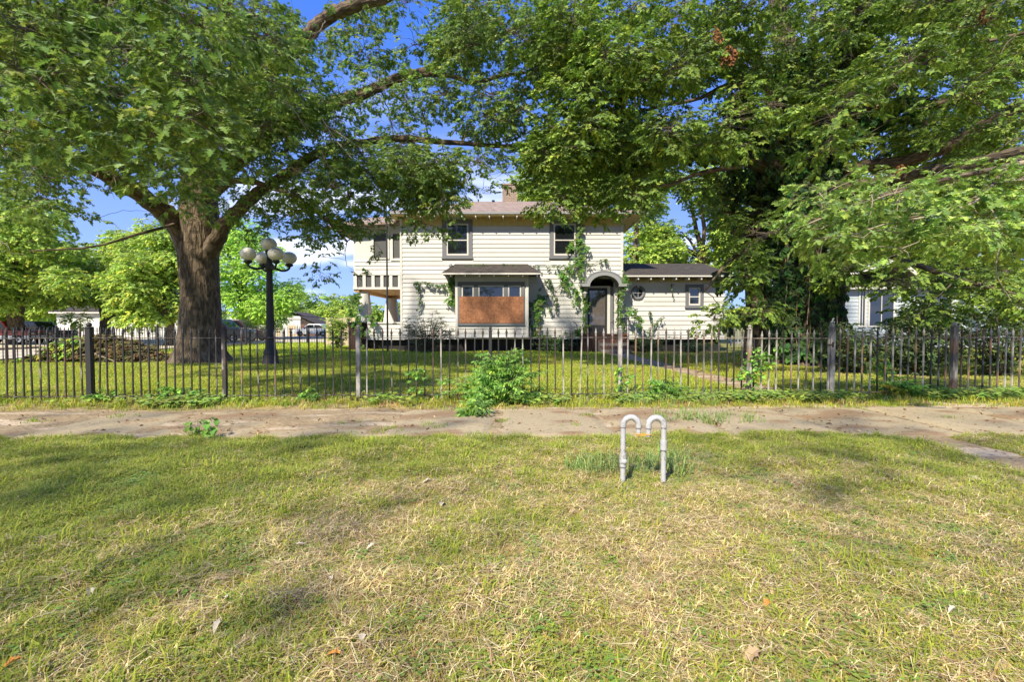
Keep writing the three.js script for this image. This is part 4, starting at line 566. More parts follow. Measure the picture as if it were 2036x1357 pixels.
// ================================================================ SMALL THINGS BY THE HOUSE
{
  const a = P(771, 700, 23.25), yt = HY(392, 23.25), pole = thing('antenna_pole', 'thin dark metal pole standing in front of the porch', 'pole', [a.x, 0, a.z]); part('mast', gb().cyl(0.045, 0.04, HY(441, 23.25), 0, HY(441, 23.25) / 2, 0, 8), M.black, pole); part('antenna', gb().cyl(0.02, 0.015, yt - HY(441, 23.25), 0, (yt + HY(441, 23.25)) / 2, 0, 6), M.black, pole);
  const t = P(1240, 668, 22.9), yp = 0.62, pot = thing('flower_pot', 'terracotta flower pot on the brick step right of the door', 'flower pot', [t.x, yp, t.z]); part('pot', gb().lathe([[0.001, 0], [0.10, 0], [0.13, 0.20], [0.155, 0.20], [0.16, 0.28], [0.135, 0.28], [0.125, 0.2], [0.001, 0.2]], 0, 0, 0, 18), M.terracotta, pot); part('soil', gb().cyl(0.12, 0.12, 0.01, 0, 0.235, 0, 14), M.dark, pot);
  const pd = thing('plant_stand', 'dark stand under the terracotta pot', 'stand', [t.x, 0, t.z]); part('top', gb().span(-0.2, 0.2, yp - 0.05, yp, -0.2, 0.2), M.brickDk, pd); for (const [x, z] of [[-1, -1], [1, -1], [-1, 1], [1, 1]]) part('leg', gb().span(x * 0.19 - 0.03, x * 0.19 + 0.03, -0.05, yp - 0.05, z * 0.17 - 0.03, z * 0.17 + 0.03), M.brickDk, pd);
  const tr = thing('trellis', 'black wire trellis against the wall right of the door', 'trellis', [0, 0, 0]); for (let i = 0; i < 5; i++) part('upright', gb().span(HX(1232 + i * 4.2) - 0.008, HX(1232 + i * 4.2) + 0.008, 0.5, HY(627), ZW + 0.11, ZW + 0.125), M.iron, tr); for (let i = 0; i < 5; i++) part('crossbar', gb().span(HX(1231), HX(1250), HY(628 + i * 7) - 0.007, HY(628 + i * 7) + 0.007, ZW + 0.126, ZW + 0.136), M.iron, tr);
  const lx = HX(1163, 23.4), ly = HY(586, 23.4), ln = thing('porch_lantern', 'small white framed lantern hanging left of the front door', 'lantern', [lx, ly, -23.42]); part('cage', gb().lathe([[0.02, 0.20], [0.05, 0.16], [0.10, 0.08], [0.105, 0.05], [0.05, -0.16], [0.02, -0.18]], 0, 0, 0, 6), M.greyLt, ln); part('frame', gb().geo(new THREE.TorusGeometry(0.11, 0.012, 6, 6), new THREE.Matrix4().makeTranslation(0, 0.06, 0).multiply(new THREE.Matrix4().makeRotationX(Math.PI / 2))).cyl(0.012, 0.012, 0.22, 0, 0.28, 0, 6), M.cream, ln);
  const ic = thing('iron_column', 'white and black scrollwork iron column under the right end of the canopy', 'column', [HX(1224, 23.3), 0, -23.3]); part('bar', gb().span(-0.13, -0.10, 0.5, HY(570, 23.3), 0, 0.03), M.black, ic); part('bar', gb().span(0.10, 0.13, 0.5, HY(570, 23.3), 0, 0.03), M.black, ic); for (let i = 0; i < 12; i++) part('scroll', gb().geo(new THREE.TorusGeometry(0.075, 0.014, 6, 14, 4.6), new THREE.Matrix4().makeTranslation(0, 0.68 + i * 0.19, 0.015).multiply(new THREE.Matrix4().makeRotationZ(i % 2 ? 0.6 : 3.6))), M.cream, ic);
  const rl = thing('iron_railing', 'low black iron railing left of the entrance steps', 'railing', [0, 0, 0]), rx0 = HX(1060, 23.2), rx1 = HX(1148, 23.2); for (const y of [HY(652, 23.2), HY(662, 23.2)]) part('rail', gb().span(rx0, rx1, y - 0.012, y + 0.012, -23.2, -23.17), M.iron, rl); for (let i = 0; i < 7; i++) { const x = mix(rx0, rx1, i / 6); part('baluster', gb().span(x - 0.01, x + 0.01, 0.3, HY(652, 23.2), -23.195, -23.175), M.iron, rl); } { const s = smooth([V(rx1, 0.3, -23.18), V(rx1, HY(655, 23.2), -23.18), V(rx1 - 0.06, HY(645, 23.2), -23.18), V(rx1 - 0.2, HY(640, 23.2), -23.18)], 10); part('handrail', gb().tube(s, s.map(() => 0.018), 6), M.iron, rl); }
  const wf = thing('wooden_fence', 'pale wooden board fence at the left rear corner of the house', 'fence', [0, 0, 0]); for (let i = 0; i < 12; i++) { const x = HX(648, 30) + i * 0.15; part('fence_board', gb().span(x, x + 0.142, 0.02, 1.78 + ((i * 7) % 5) * 0.012, -30 - (i % 2) * 0.012, -29.975 - (i % 2) * 0.012), M.wood, wf); } for (const y of [0.4, 1.4]) part('rail', gb().span(HX(648, 30), HX(648, 30) + 1.8, y, y + 0.09, -30.06, -30.015), M.wood, wf);
  const wr = thing('white_railing', 'white railing behind the ivy covered trunks right of the house', 'railing', [0, 0, 0]); for (let i = 0; i < 9; i++) { const x = HX(1452, 27) + i * 0.2; part('baluster', gb().span(x, x + 0.07, 0.15, 1.5, -27, -26.95), M.cream, wr); } for (const y of [0.3, 1.4]) part('rail', gb().span(HX(1450, 27), HX(1514, 27), y, y + 0.1, -27.06, -27.002), M.cream, wr);
}
// ================================================================ NEIGHBOURS' BUILDINGS
function simpleHouse(name, label, x0, x1, z0, z1, h, ridge, wallM, roofM, wins, { overhang = 0.4, gable = false, boards = 0, doors = [] } = {}) {
  const o = thing(name, label, 'building'), w = part('wall', gb().span(x0, x1, -0.1, h, z1, z0), wallM, o), zc = (z0 + z1) / 2;
  if (boards) siding(w, x0, x1, 0.3, h, z0, wins.map((q) => [q[0] - 0.1, q[1] + 0.1, q[2] - 0.1, q[3] + 0.1]), boards, [wallM], x0 | 0);
  part('roof', gable ? (() => { const g = gb(), up = V(0, 0.1, 0), a = V(x0 - overhang, h, z0 + overhang), b = V(x0 - overhang, h, z1 - overhang), c = V((x0 + x1) / 2, ridge, z0 + overhang), d = V((x0 + x1) / 2, ridge, z1 - overhang), e = V(x1 + overhang, h, z0 + overhang), f = V(x1 + overhang, h, z1 - overhang), U = (v) => v.clone().add(up); g.quad(U(a), U(c), U(d), U(b)).quad(U(c), U(e), U(f), U(d)).quad(a, c, U(c), U(a)).quad(c, e, U(e), U(c)).tri(V(x0, h - 0.01, z0 - 0.02), V(x1, h - 0.01, z0 - 0.02), V((x0 + x1) / 2, ridge - 0.1, z0 - 0.02)); return g; })() : hip(x0 - overhang, x1 + overhang, z0 + overhang, z1 - overhang, h, x0 + 2, x1 - 2, zc, ridge), roofM, o);
  part('fascia', gb().span(x0 - overhang, x1 + overhang, h - 0.14, h - 0.01, z0 + overhang - 0.04, z0 + overhang - 0.005), M.cream, o);
  for (const [a, b, c, d] of wins) { const f = part('window', gb().span(a - 0.09, a, c - 0.09, d + 0.09, z0 + 0.032, z0 + 0.07).span(b, b + 0.09, c - 0.09, d + 0.09, z0 + 0.032, z0 + 0.07).span(a, b, d, d + 0.09, z0 + 0.032, z0 + 0.068).span(a, b, c - 0.09, c, z0 + 0.032, z0 + 0.068), M.cream, o); part('pane', gb().span(a, b, c, d, z0 + 0.032, z0 + 0.04), M.glass, f); part('muntin', gb().span((a + b) / 2 - 0.02, (a + b) / 2 + 0.02, c, d, z0 + 0.041, z0 + 0.06), M.cream, f); }
  for (const [a, b, c, d, m] of doors) { const dr = part('door', gb().span(a, b, c, d, z0 + 0.02, z0 + 0.05), m, o); part('door_frame', gb().span(a - 0.1, a, c, d + 0.1, z0 + 0.02, z0 + 0.07).span(b, b + 0.1, c, d + 0.1, z0 + 0.02, z0 + 0.07).span(a, b, d, d + 0.1, z0 + 0.02, z0 + 0.068), M.cream, dr); for (let i = 1; i < 4; i++) part('door_panel', gb().span(a + 0.12, b - 0.12, mix(c, d, i / 4) - 0.22, mix(c, d, i / 4) + 0.22, z0 + 0.05, z0 + 0.065), m, dr); }
  return o;
}
{
  const n = simpleHouse('neighbour_house', 'pale blue clapboard house in deep shade under the trees at the right', HX(1672, 29), HX(2150, 29), -29, -38, 3.6, 5.8, M.paleBlue, M.roofDk, [[HX(1709, 29), HX(1718, 29), HY(648, 29), HY(577, 29)], [HX(1728, 29), HX(1775, 29), HY(648, 29), HY(577, 29)], [HX(1850, 29), HX(1890, 29), HY(640, 29), HY(580, 29)], [HX(1980, 29), HX(2015, 29), HY(640, 29), HY(580, 29)]], { boards: 0.22 });
  { const g = gb(), y = HY(520, 28.2), a = V(HX(1660, 28, 560), HY(560, 28), -28.2), b = V(HX(1790, 28, 530), y, -28.2), c = V(HX(1850, 28, 560), HY(565, 28), -28.2); g.quad(a, b, V(b.x, b.y + 0.25, b.z), V(a.x, a.y + 0.25, a.z)).quad(b, c, V(c.x, c.y + 0.25, c.z), V(b.x, b.y + 0.25, b.z)); for (const [p, q] of [[a, b], [b, c]]) g.quad(V(p.x, p.y + 0.25, p.z), V(q.x, q.y + 0.25, q.z), V(q.x, q.y + 0.25, -31), V(p.x, p.y + 0.25, -31)).quad(p, V(p.x, p.y, -28.3), V(q.x, q.y, -28.3), q); part('gable', g, M.cream, n); }
  simpleHouse('white_building', 'long low white building across the street behind the trees on the left', HX(112, 46), HX(352, 46), -46, -54, 2.6, 4.0, M.white, M.roofDk, [[HX(140, 46), HX(152, 46), HY(664, 46), HY(648, 46)], [HX(245, 46), HX(258, 46), HY(662, 46), HY(650, 46)], [HX(300, 46), HX(312, 46), HY(662, 46), HY(650, 46)]], { doors: [[HX(205, 46), HX(216, 46), 0.1, 2.0, M.dark]] });
  simpleHouse('white_shed', 'long white flat building beyond the parked dark cars', HX(440, 62), HX(533, 62), -62, -70, 2.0, 2.7, M.white, M.cream, [[HX(462, 62), HX(470, 62), 0.8, 1.6], [HX(500, 62), HX(508, 62), 0.8, 1.6]]);
  const gr = simpleHouse('garage', 'white garage with two tan doors and a red brick side bay', HX(533.5, 60), HX(597, 60), -60, -68, 2.25, 2.75, M.white, M.cream, [], { overhang: 0.1, doors: [[HX(543, 60), HX(558, 60), 0.0, 1.35, M.wood], [HX(573, 60), HX(590, 60), 0.0, 1.35, M.wood]] });
  const bx0 = HX(597, 60) + 0.02, bx1 = HX(626, 60), bw = part('brick_bay', gb().span(bx0, bx1, 0, 1.5, -66, -60.06), M.brickDk, gr); for (let r = 0; r < 12; r++) for (let i = 0; i < 7; i++) part('brick', gb().span(bx0 + (bx1 - bx0) * i / 7 + 0.01, bx0 + (bx1 - bx0) * (i + 1) / 7 - 0.01, r * 0.125 + 0.006, r * 0.125 + 0.118, -60.06, -60.02), M.brick, bw);
  { const g = gb(); g.quad(V(bx0, 2.5, -59.8), V(bx1 + 0.4, 1.55, -59.8), V(bx1 + 0.4, 1.55, -67), V(bx0, 2.5, -67)).quad(V(bx0, 2.4, -59.8), V(bx1 + 0.4, 1.45, -59.8), V(bx1 + 0.4, 1.55, -59.8), V(bx0, 2.5, -59.8)).tri(V(bx0, 1.5, -60), V(bx1, 1.5, -60), V(bx0, 2.4, -60)); part('lean_to_roof', g, M.roofDk, gr); }
  { const g = gb(); g.quad(V(HX(560, 61), 2.6, -61), V(HX(578, 61), 3.1, -61), V(HX(578, 61), 3.1, -66), V(HX(560, 61), 2.6, -66)).quad(V(HX(578, 61), 3.1, -61), V(HX(606, 61), 2.5, -61), V(HX(606, 61), 2.5, -66), V(HX(578, 61), 3.1, -66)); part('gable_roof', g, M.roofDk, gr); }
}
// ================================================================ VEHICLES
function vehicle(name, label, kind, pos, turn, paint, lower, group) {
  const t = thing(name, label, kind === 'pickup' ? 'pickup truck' : 'car', pos, turn, group), W = 0.9, pk = kind === 'pickup', suv = kind === 'suv', L = pk ? 2.65 : 2.25, wx = pk ? 1.75 : 1.4, wr = pk ? 0.37 : 0.33, belt = pk ? 1.08 : suv ? 1.05 : 0.92, roof = pk ? 1.78 : suv ? 1.70 : 1.42, sill = pk ? 0.42 : 0.3;
  const arc = (cx, r) => { const o = []; for (let i = 0; i <= 10; i++) { const a = Math.PI * (1 - i / 10); o.push([cx + Math.cos(a) * r, sill + Math.sin(a) * r * 0.92]); } return o; };
  const hood = pk ? belt - 0.02 : belt - 0.1, mid = pk ? 0.72 : 0.62;
  const up = extrude([[-L, mid], [L, mid], [L, hood - 0.12], [L - 0.1, hood - 0.02], [0.9, belt], [-L + 0.05, belt], [-L, belt - 0.1]], W * 2 - 0.06, 0.03); up.translate(0, 0, -W + 0.03);
  part('body', up, paint, t);
  const lo = extrude([[-L + 0.05, sill], ...arc(-wx + 0.1, wr + 0.07), ...arc(wx, wr + 0.07), [L - 0.02, sill + 0.05], [L, mid - 0.004], [-L, mid - 0.004], [-L, sill + 0.1]].map((p) => [p[0], Math.min(p[1], mid - 0.004)]), W * 2 - 0.06, 0.02); lo.translate(0, 0, -W + 0.03); part('lower_body', lo, lower, t);
  const c = pk ? [[-0.75, belt], [0.95, belt], [0.42, roof], [-0.62, roof]] : suv ? [[-2.15, belt], [1.05, belt], [0.35, roof], [-1.9, roof]] : [[-1.75, belt], [1.15, belt], [0.4, roof], [-0.95, roof]];
  const cab = extrude(c, W * 2 - 0.24, 0.05); cab.translate(0, 0, -W + 0.12); part('cab', cab, paint, t);
  const inset = (p, k) => { const cx = p.reduce((a, q) => a + q[0], 0) / p.length, cy = p.reduce((a, q) => a + q[1], 0) / p.length; return p.map(([x, y]) => [cx + (x - cx) * k, cy + (y - cy) * (k - 0.06)]); };
  for (const s of [1, -1]) { const g = inset(c, 0.86), halves = [[g[0], [(g[0][0] + g[1][0]) / 2 - 0.04, g[0][1]], [(g[2][0] + g[3][0]) / 2 - 0.04, g[2][1]], g[3]], [[(g[0][0] + g[1][0]) / 2 + 0.04, g[1][1]], g[1], g[2], [(g[2][0] + g[3][0]) / 2 + 0.04, g[2][1]]]]; for (const h of halves) { const e = extrude(h, 0.012); e.translate(0, 0, s > 0 ? W - 0.066 : -W + 0.054); part('window', e, M.glass, t); } }
  { const g = gb(), z = W - 0.24, a = c[1], b = c[2], k = 0.055; g.quad(V(a[0] + k - 0.06, a[1] + 0.08, z), V(a[0] + k - 0.06, a[1] + 0.08, -z), V(b[0] + k + 0.07, b[1] - 0.06, -z), V(b[0] + k + 0.07, b[1] - 0.06, z)); part('windscreen', g, M.glass, t); }
  for (const [x, s] of [[wx, 1], [wx, -1], [-wx + 0.1, 1], [-wx + 0.1, -1]]) { const w = part('wheel', gb().geo(new THREE.TorusGeometry(wr - 0.09, 0.095, 10, 24)), M.tyre, t); w.position.set(x, wr, s * (W - 0.11)); part('rim', gb().cyl(wr - 0.12, wr - 0.12, 0.11, 0, 0, 0, 18, Math.PI / 2), M.chrome, w); part('hub', gb().cyl(0.06, 0.06, 0.14, 0, 0, 0, 10, Math.PI / 2), M.tyre, w); }
  for (const s of [1, -1]) { part('headlight', gb().span(L - 0.02, L + 0.035, mid + 0.06, mid + 0.22, s * (W - 0.38), s * (W - 0.1)), M.chrome, t); part('tail_light', gb().span(-L - 0.035, -L, mid + 0.05, mid + 0.25, s * (W - 0.22), s * (W - 0.06)), std({ color: rgb(0.4, 0.02, 0.02), roughness: 0.3 }), t); part('mirror', gb().box(0.1, 0.14, 0.14, 0.85, belt + 0.12, s * (W + 0.06)), M.black, t); part('door_handle', gb().box(0.14, 0.03, 0.03, -0.35, belt - 0.12, s * (W + 0.005)), M.chrome, t); }
  part('bumper', gb().span(L + 0.03, L + 0.12, sill + 0.02, sill + 0.2, -W + 0.05, W - 0.05), pk ? M.chrome : paint, t); part('bumper', gb().span(-L - 0.12, -L - 0.03, sill + 0.02, sill + 0.2, -W + 0.05, W - 0.05), pk ? M.chrome : paint, t);
  part('grille', gb().span(L + 0.031, L + 0.05, mid + 0.02, mid + 0.2, -W + 0.42, W - 0.42), M.black, t);
  return t;
}
{
  const carPaint = (r, g, b) => phys({ color: rgb(r, g, b), roughness: 0.35, clearcoat: 0.8, clearcoatRoughness: 0.1 });
  vehicle('pickup_truck', 'old red and white two tone pickup truck parked beyond the left end of the fence', 'pickup', [HX(74, 33) - 2.3, 0.036, -33.2], 0, carPaint(0.30, 0.02, 0.015), carPaint(0.7, 0.7, 0.68)).scale.setScalar(0.86);
  vehicle('pickup_truck', 'dark pickup truck with a pale hood stripe, parked just behind the red pickup', 'pickup', [HX(131, 36.5) - 2.3, 0.036, -36.7], 0, carPaint(0.03, 0.03, 0.04), carPaint(0.25, 0.25, 0.26)).scale.setScalar(0.86);
  vehicle('parked_car', 'dark grey car parked between the oak trunk and the lamp post, nearer of two', 'suv', [HX(494, 36.6) - 2.3, 0.036, -36.9], 0, carPaint(0.05, 0.055, 0.07), carPaint(0.03, 0.03, 0.035));
  vehicle('parked_car', 'dark maroon car parked behind the grey one, farther of two', 'suv', [HX(526, 39.5) - 2.3, 0.036, -40], 0, carPaint(0.045, 0.02, 0.025), carPaint(0.03, 0.03, 0.035));
  vehicle('parked_car', 'white car parked near the brick bay beside the pale wooden fence', 'sedan', [HX(648, 58) - 1.4, 0.03, -58], Math.PI, carPaint(0.75, 0.75, 0.75), carPaint(0.65, 0.65, 0.65));
}
// ================================================================ TREES AND OTHER PLANTS
const SHAPES = {
  oak: [[0, 0.015], [0.16, 0.05], [0.24, 0.30], [0.34, 0.10], [0.46, 0.50], [0.57, 0.13], [0.70, 0.44], [0.79, 0.12], [0.89, 0.20], [1, 0]],
  broad: [[0, 0.02], [0.12, 0.30], [0.24, 0.24], [0.36, 0.52], [0.52, 0.30], [0.66, 0.36], [0.82, 0.16], [1, 0]],
  heart: [[-0.06, 0.12], [0.06, 0.38], [0.26, 0.48], [0.55, 0.36], [0.8, 0.16], [1, 0]],
  oval: [[0, 0.02], [0.3, 0.36], [0.65, 0.32], [1, 0]],
};
function leaf(g, o, dir, up, L, W, shape, col, fold = 0.22, curl = 0.25) { // blade from o along dir, its upper face towards up
  const t = dir.clone().normalize(), s = V().crossVectors(t, up).normalize(), n = V().crossVectors(s, t).normalize(), S = SHAPES[shape], c2 = col.map((q) => q * 0.9);
  const at = (u, w) => V().copy(o).addScaledVector(t, u * L).addScaledVector(s, w * W).addScaledVector(n, Math.abs(w) * W * fold - u * u * L * curl);
  for (let i = 0; i + 1 < S.length; i++) { const [u0, w0] = S[i], [u1, w1] = S[i + 1], a = at(u0, 0), b = at(u1, 0); for (const k of [1, -1]) { const p = at(u0, k * w0), q = at(u1, k * w1), cc = k > 0 ? col : c2; if (k > 0) { g.tri(a, p, b, cc); if (w1 > 0) g.tri(p, q, b, cc); } else { g.tri(a, b, p, cc); if (w1 > 0) g.tri(p, b, q, cc); } } }
}
function sprig(R, { n = 12, len = 0.3, L = 0.13, W = 0.11, shape = 'oak', cols, droop = 0.25, twig = [0.12, 0.09, 0.055], k: kl = KL }) {
  cols = cols.map((c) => c.map((x) => Math.min(0.85, x * kl)));
  const g = gb(), pts = smooth([V(0, 0, 0), V(len * 0.5, len * 0.06, (R() - 0.5) * 0.1 * len), V(len, -len * droop * 0.6, (R() - 0.5) * 0.2 * len)], 4);
  g.tube(pts, pts.map((_, i) => 0.005 * (1 - i * 0.18) * (L / 0.13)), 3, twig);
  for (let i = 0; i < n; i++) {
    const u = Math.pow(R(), 0.6), p = V().lerpVectors(pts[0], pts[2], Math.min(1, u * 2)); if (u > 0.5) p.lerpVectors(pts[2], pts[4], (u - 0.5) * 2);
    const side = i % 2 ? 1 : -1, a = side * (0.25 + R() * 1.25) * (u > 0.85 ? 0.8 : 1), d = V(Math.cos(a), -droop * (0.2 + R() * 1.6) + (R() - 0.4) * 0.5, Math.sin(a)).normalize(), up = V((R() - 0.5) * 0.9, 1, (R() - 0.5) * 0.9).normalize(), c = cols[Math.floor(R() * cols.length)], v = 0.7 + R() * 0.6, q = p.clone().addScaledVector(d, L * 0.22), k = 0.5 + R() * 0.7;
    g.tri(p, q, q.clone().add(V(0, 0.004, 0.003)), c); leaf(g, q, d, up, L * k, W * k, shape, c.map((x) => x * v), 0.15 + R() * 0.25, 0.1 + R() * 0.4);
  }
  return g.build();
}
const inHole = (holes, px, py, j) => holes.some(([x, y, rx, ry]) => ((px - x) / rx) ** 2 + ((py - y) / ry) ** 2 < 0.75 + j * 0.5);
function pads(R, regions, holes = []) { const o = []; for (const [x0, y0, x1, y1, D0, D1, n, r] of regions) for (let i = 0; i < n; i++) { const px = mix(x0, x1, R()), py = mix(y0, y1, R()), D = mix(D0, D1, R()); if (inHole(holes, px, py, R())) continue; o.push({ c: P(px, py, D), r: r * (0.7 + 0.6 * R()) }); } return o; }
// A tree: limbs are given, every pad of leaves is joined by a branch to the nearest wood, and twigs carry its sprigs.
function plant(name, label, category, { at, limbs, pads: list, geos, mat = LM, per = 30, tint, seed, limbMat = M.barkLimb, trunkMat = M.bark, twigMat = M.twig, group, holes = [], trunkWob, squash = 0.7, limbName = 'limb', twigSeg = 4, spread = 1, heroes = 0, twigK = 0.35, maxBranch = 1e9 }) {
  const R = rng(seed), t = thing(name, label, category, [at.x, 0, at.z], 0, group), off = V(-at.x, 0, -at.z), nodes = [];
  limbs.forEach((l, i) => {
    const n = Math.max(8, l.pts.length * 7), P2 = smooth(l.pts.map((p) => p.clone().add(off)), n), rr = P2.map((_, k) => { const f = k / n * (l.r.length - 1), a = Math.floor(f); return mix(l.r[a], l.r[Math.min(a + 1, l.r.length - 1)], f - a); });
    if (i || !trunkWob) for (let k = 1; k < P2.length - 1; k++) P2[k].add(V(R() - 0.5, R() - 0.5, R() - 0.5).multiplyScalar(Math.min(0.12, rr[k] * 0.35)));
    const m = i === 0 ? trunkMat : l.mat ?? limbMat;
    part(i === 0 ? 'trunk' : limbName, gb().tube(P2, rr, i === 0 ? (trunkWob ? 72 : 12) : rr[0] > 0.12 ? 14 : 7, null, i === 0 ? trunkWob : rr[0] > 0.12 ? (a, u) => 1 + (noise2(Math.cos(a) * 2 + i * 7, Math.sin(a) * 2 + u * 1.5, 5) - 0.5) * 0.22 : null), m, t);
    P2.forEach((p, k) => { if (!(i === 0 && k < n * 0.5)) nodes.push([p, rr[k]]); });
  });
  const near = (p) => { let b = null, d = 1e9; for (const q of nodes) { const e = q[0].distanceToSquared(p) * (q[0].y > p.y + 1.2 ? 1.5 : 1); if (e < d) { d = e; b = q; } } return [b, Math.sqrt(d)]; };
  const L = list.map((q) => ({ c: q.c.clone().add(off), r: q.r, n: q.n })), tw = gb(), sp = geos.map(() => []), hero = [];
  L.forEach((q) => { q.d = near(q.c)[1]; }); L.sort((a, b) => a.d - b.d);
  for (const q of L) {
    const [b, d] = near(q.c), r0 = Math.min(b[1] * 0.6, 0.012 + 0.011 * d), a = b[0], mid = V().lerpVectors(a, q.c, 0.5).add(V((R() - 0.5) * 0.2 * d, (0.03 + 0.12 * R()) * d, (R() - 0.5) * 0.2 * d));
    if (d < maxBranch) { const pts = smooth([a.clone(), mid, q.c], 9); for (let k = 2; k < 9; k++) pts[k].add(V(R() - 0.5, R() - 0.5, R() - 0.5).multiplyScalar(d * 0.035)); tw.tube(pts, pts.map((_, k) => mix(r0, 0.006, k / 9)), twigSeg + 1); for (let k = 3; k <= 9; k += 2) nodes.push([pts[k], mix(r0, 0.006, k / 9)]); }
    const n = Math.round((q.n ?? per) * (q.r / 0.6) ** 2);
    for (let i = 0; i < n; i++) {
      const u = V(R() * 2 - 1, R() * 2 - 1, R() * 2 - 1); if (u.lengthSq() > 1) { i--; continue; }
      const p = q.c.clone().add(V(u.x, u.y * squash, u.z).multiplyScalar(q.r * spread)), dir = u.clone().normalize().multiplyScalar(0.8).add(V(R() - 0.5, R() - 0.5, R() - 0.5));
      if (R() < twigK) { const s = q.c.clone().lerp(a, R() * 0.25), m = V().lerpVectors(s, p, 0.55).add(V((R() - 0.5) * 0.15, R() * 0.1 * q.r, (R() - 0.5) * 0.15)); tw.tube([s, m, p], [0.008, 0.006, 0.003], 3); }
      const yaw = Math.atan2(-dir.z, dir.x), cl = fbm((p.x + at.x) * 0.9, p.y * 0.9 + (p.z + at.z) * 0.7, seed, 3), tn = tint(R, cl, p.clone().sub(off)), o = { p, ry: yaw, rz: clamp(dir.y * 0.5 - 0.15 + (R() - 0.5) * 0.5, -0.9, 0.5), rx: (R() - 0.5) * 0.9, s: 0.75 + R() * 0.5, c: tn };
      sp[Math.floor(R() * geos.length)].push(o); if (heroes) hero.push(o);
    }
  }
  if (tw.p.length) part('twigs', tw, twigMat, t, null, 'stuff');
  sp.forEach((l, i) => { if (l.length) scatter('crown', geos[i], mat, l, null, null, t, null); });
  return t;
}
const DMAT = leafMat(0.1, 0.95);
const px3 = (list) => list.map(([x, y, D]) => P(x, y, D));
const oakCols = [[0.062, 0.116, 0.018], [0.085, 0.145, 0.024], [0.052, 0.098, 0.02], [0.108, 0.165, 0.03]];
const RS = rng(901);
const oakBig = [0, 1, 2].map(() => sprig(RS, { n: 16, len: 0.32, L: 0.098, W: 0.085, cols: oakCols })), oakMid = [0, 1].map(() => sprig(RS, { n: 17, len: 0.32, L: 0.09, W: 0.08, shape: 'broad', cols: oakCols }));
const greenTint = (R, cl, p) => { const v = 0.75 + R() * 0.5 + (cl - 0.5) * 0.5, y = R() < 0.07 ? 0.75 : R() * 0.3; return [v * (1 + y), v * (1 + y * 0.35), v * (0.9 + R() * 0.3)]; };

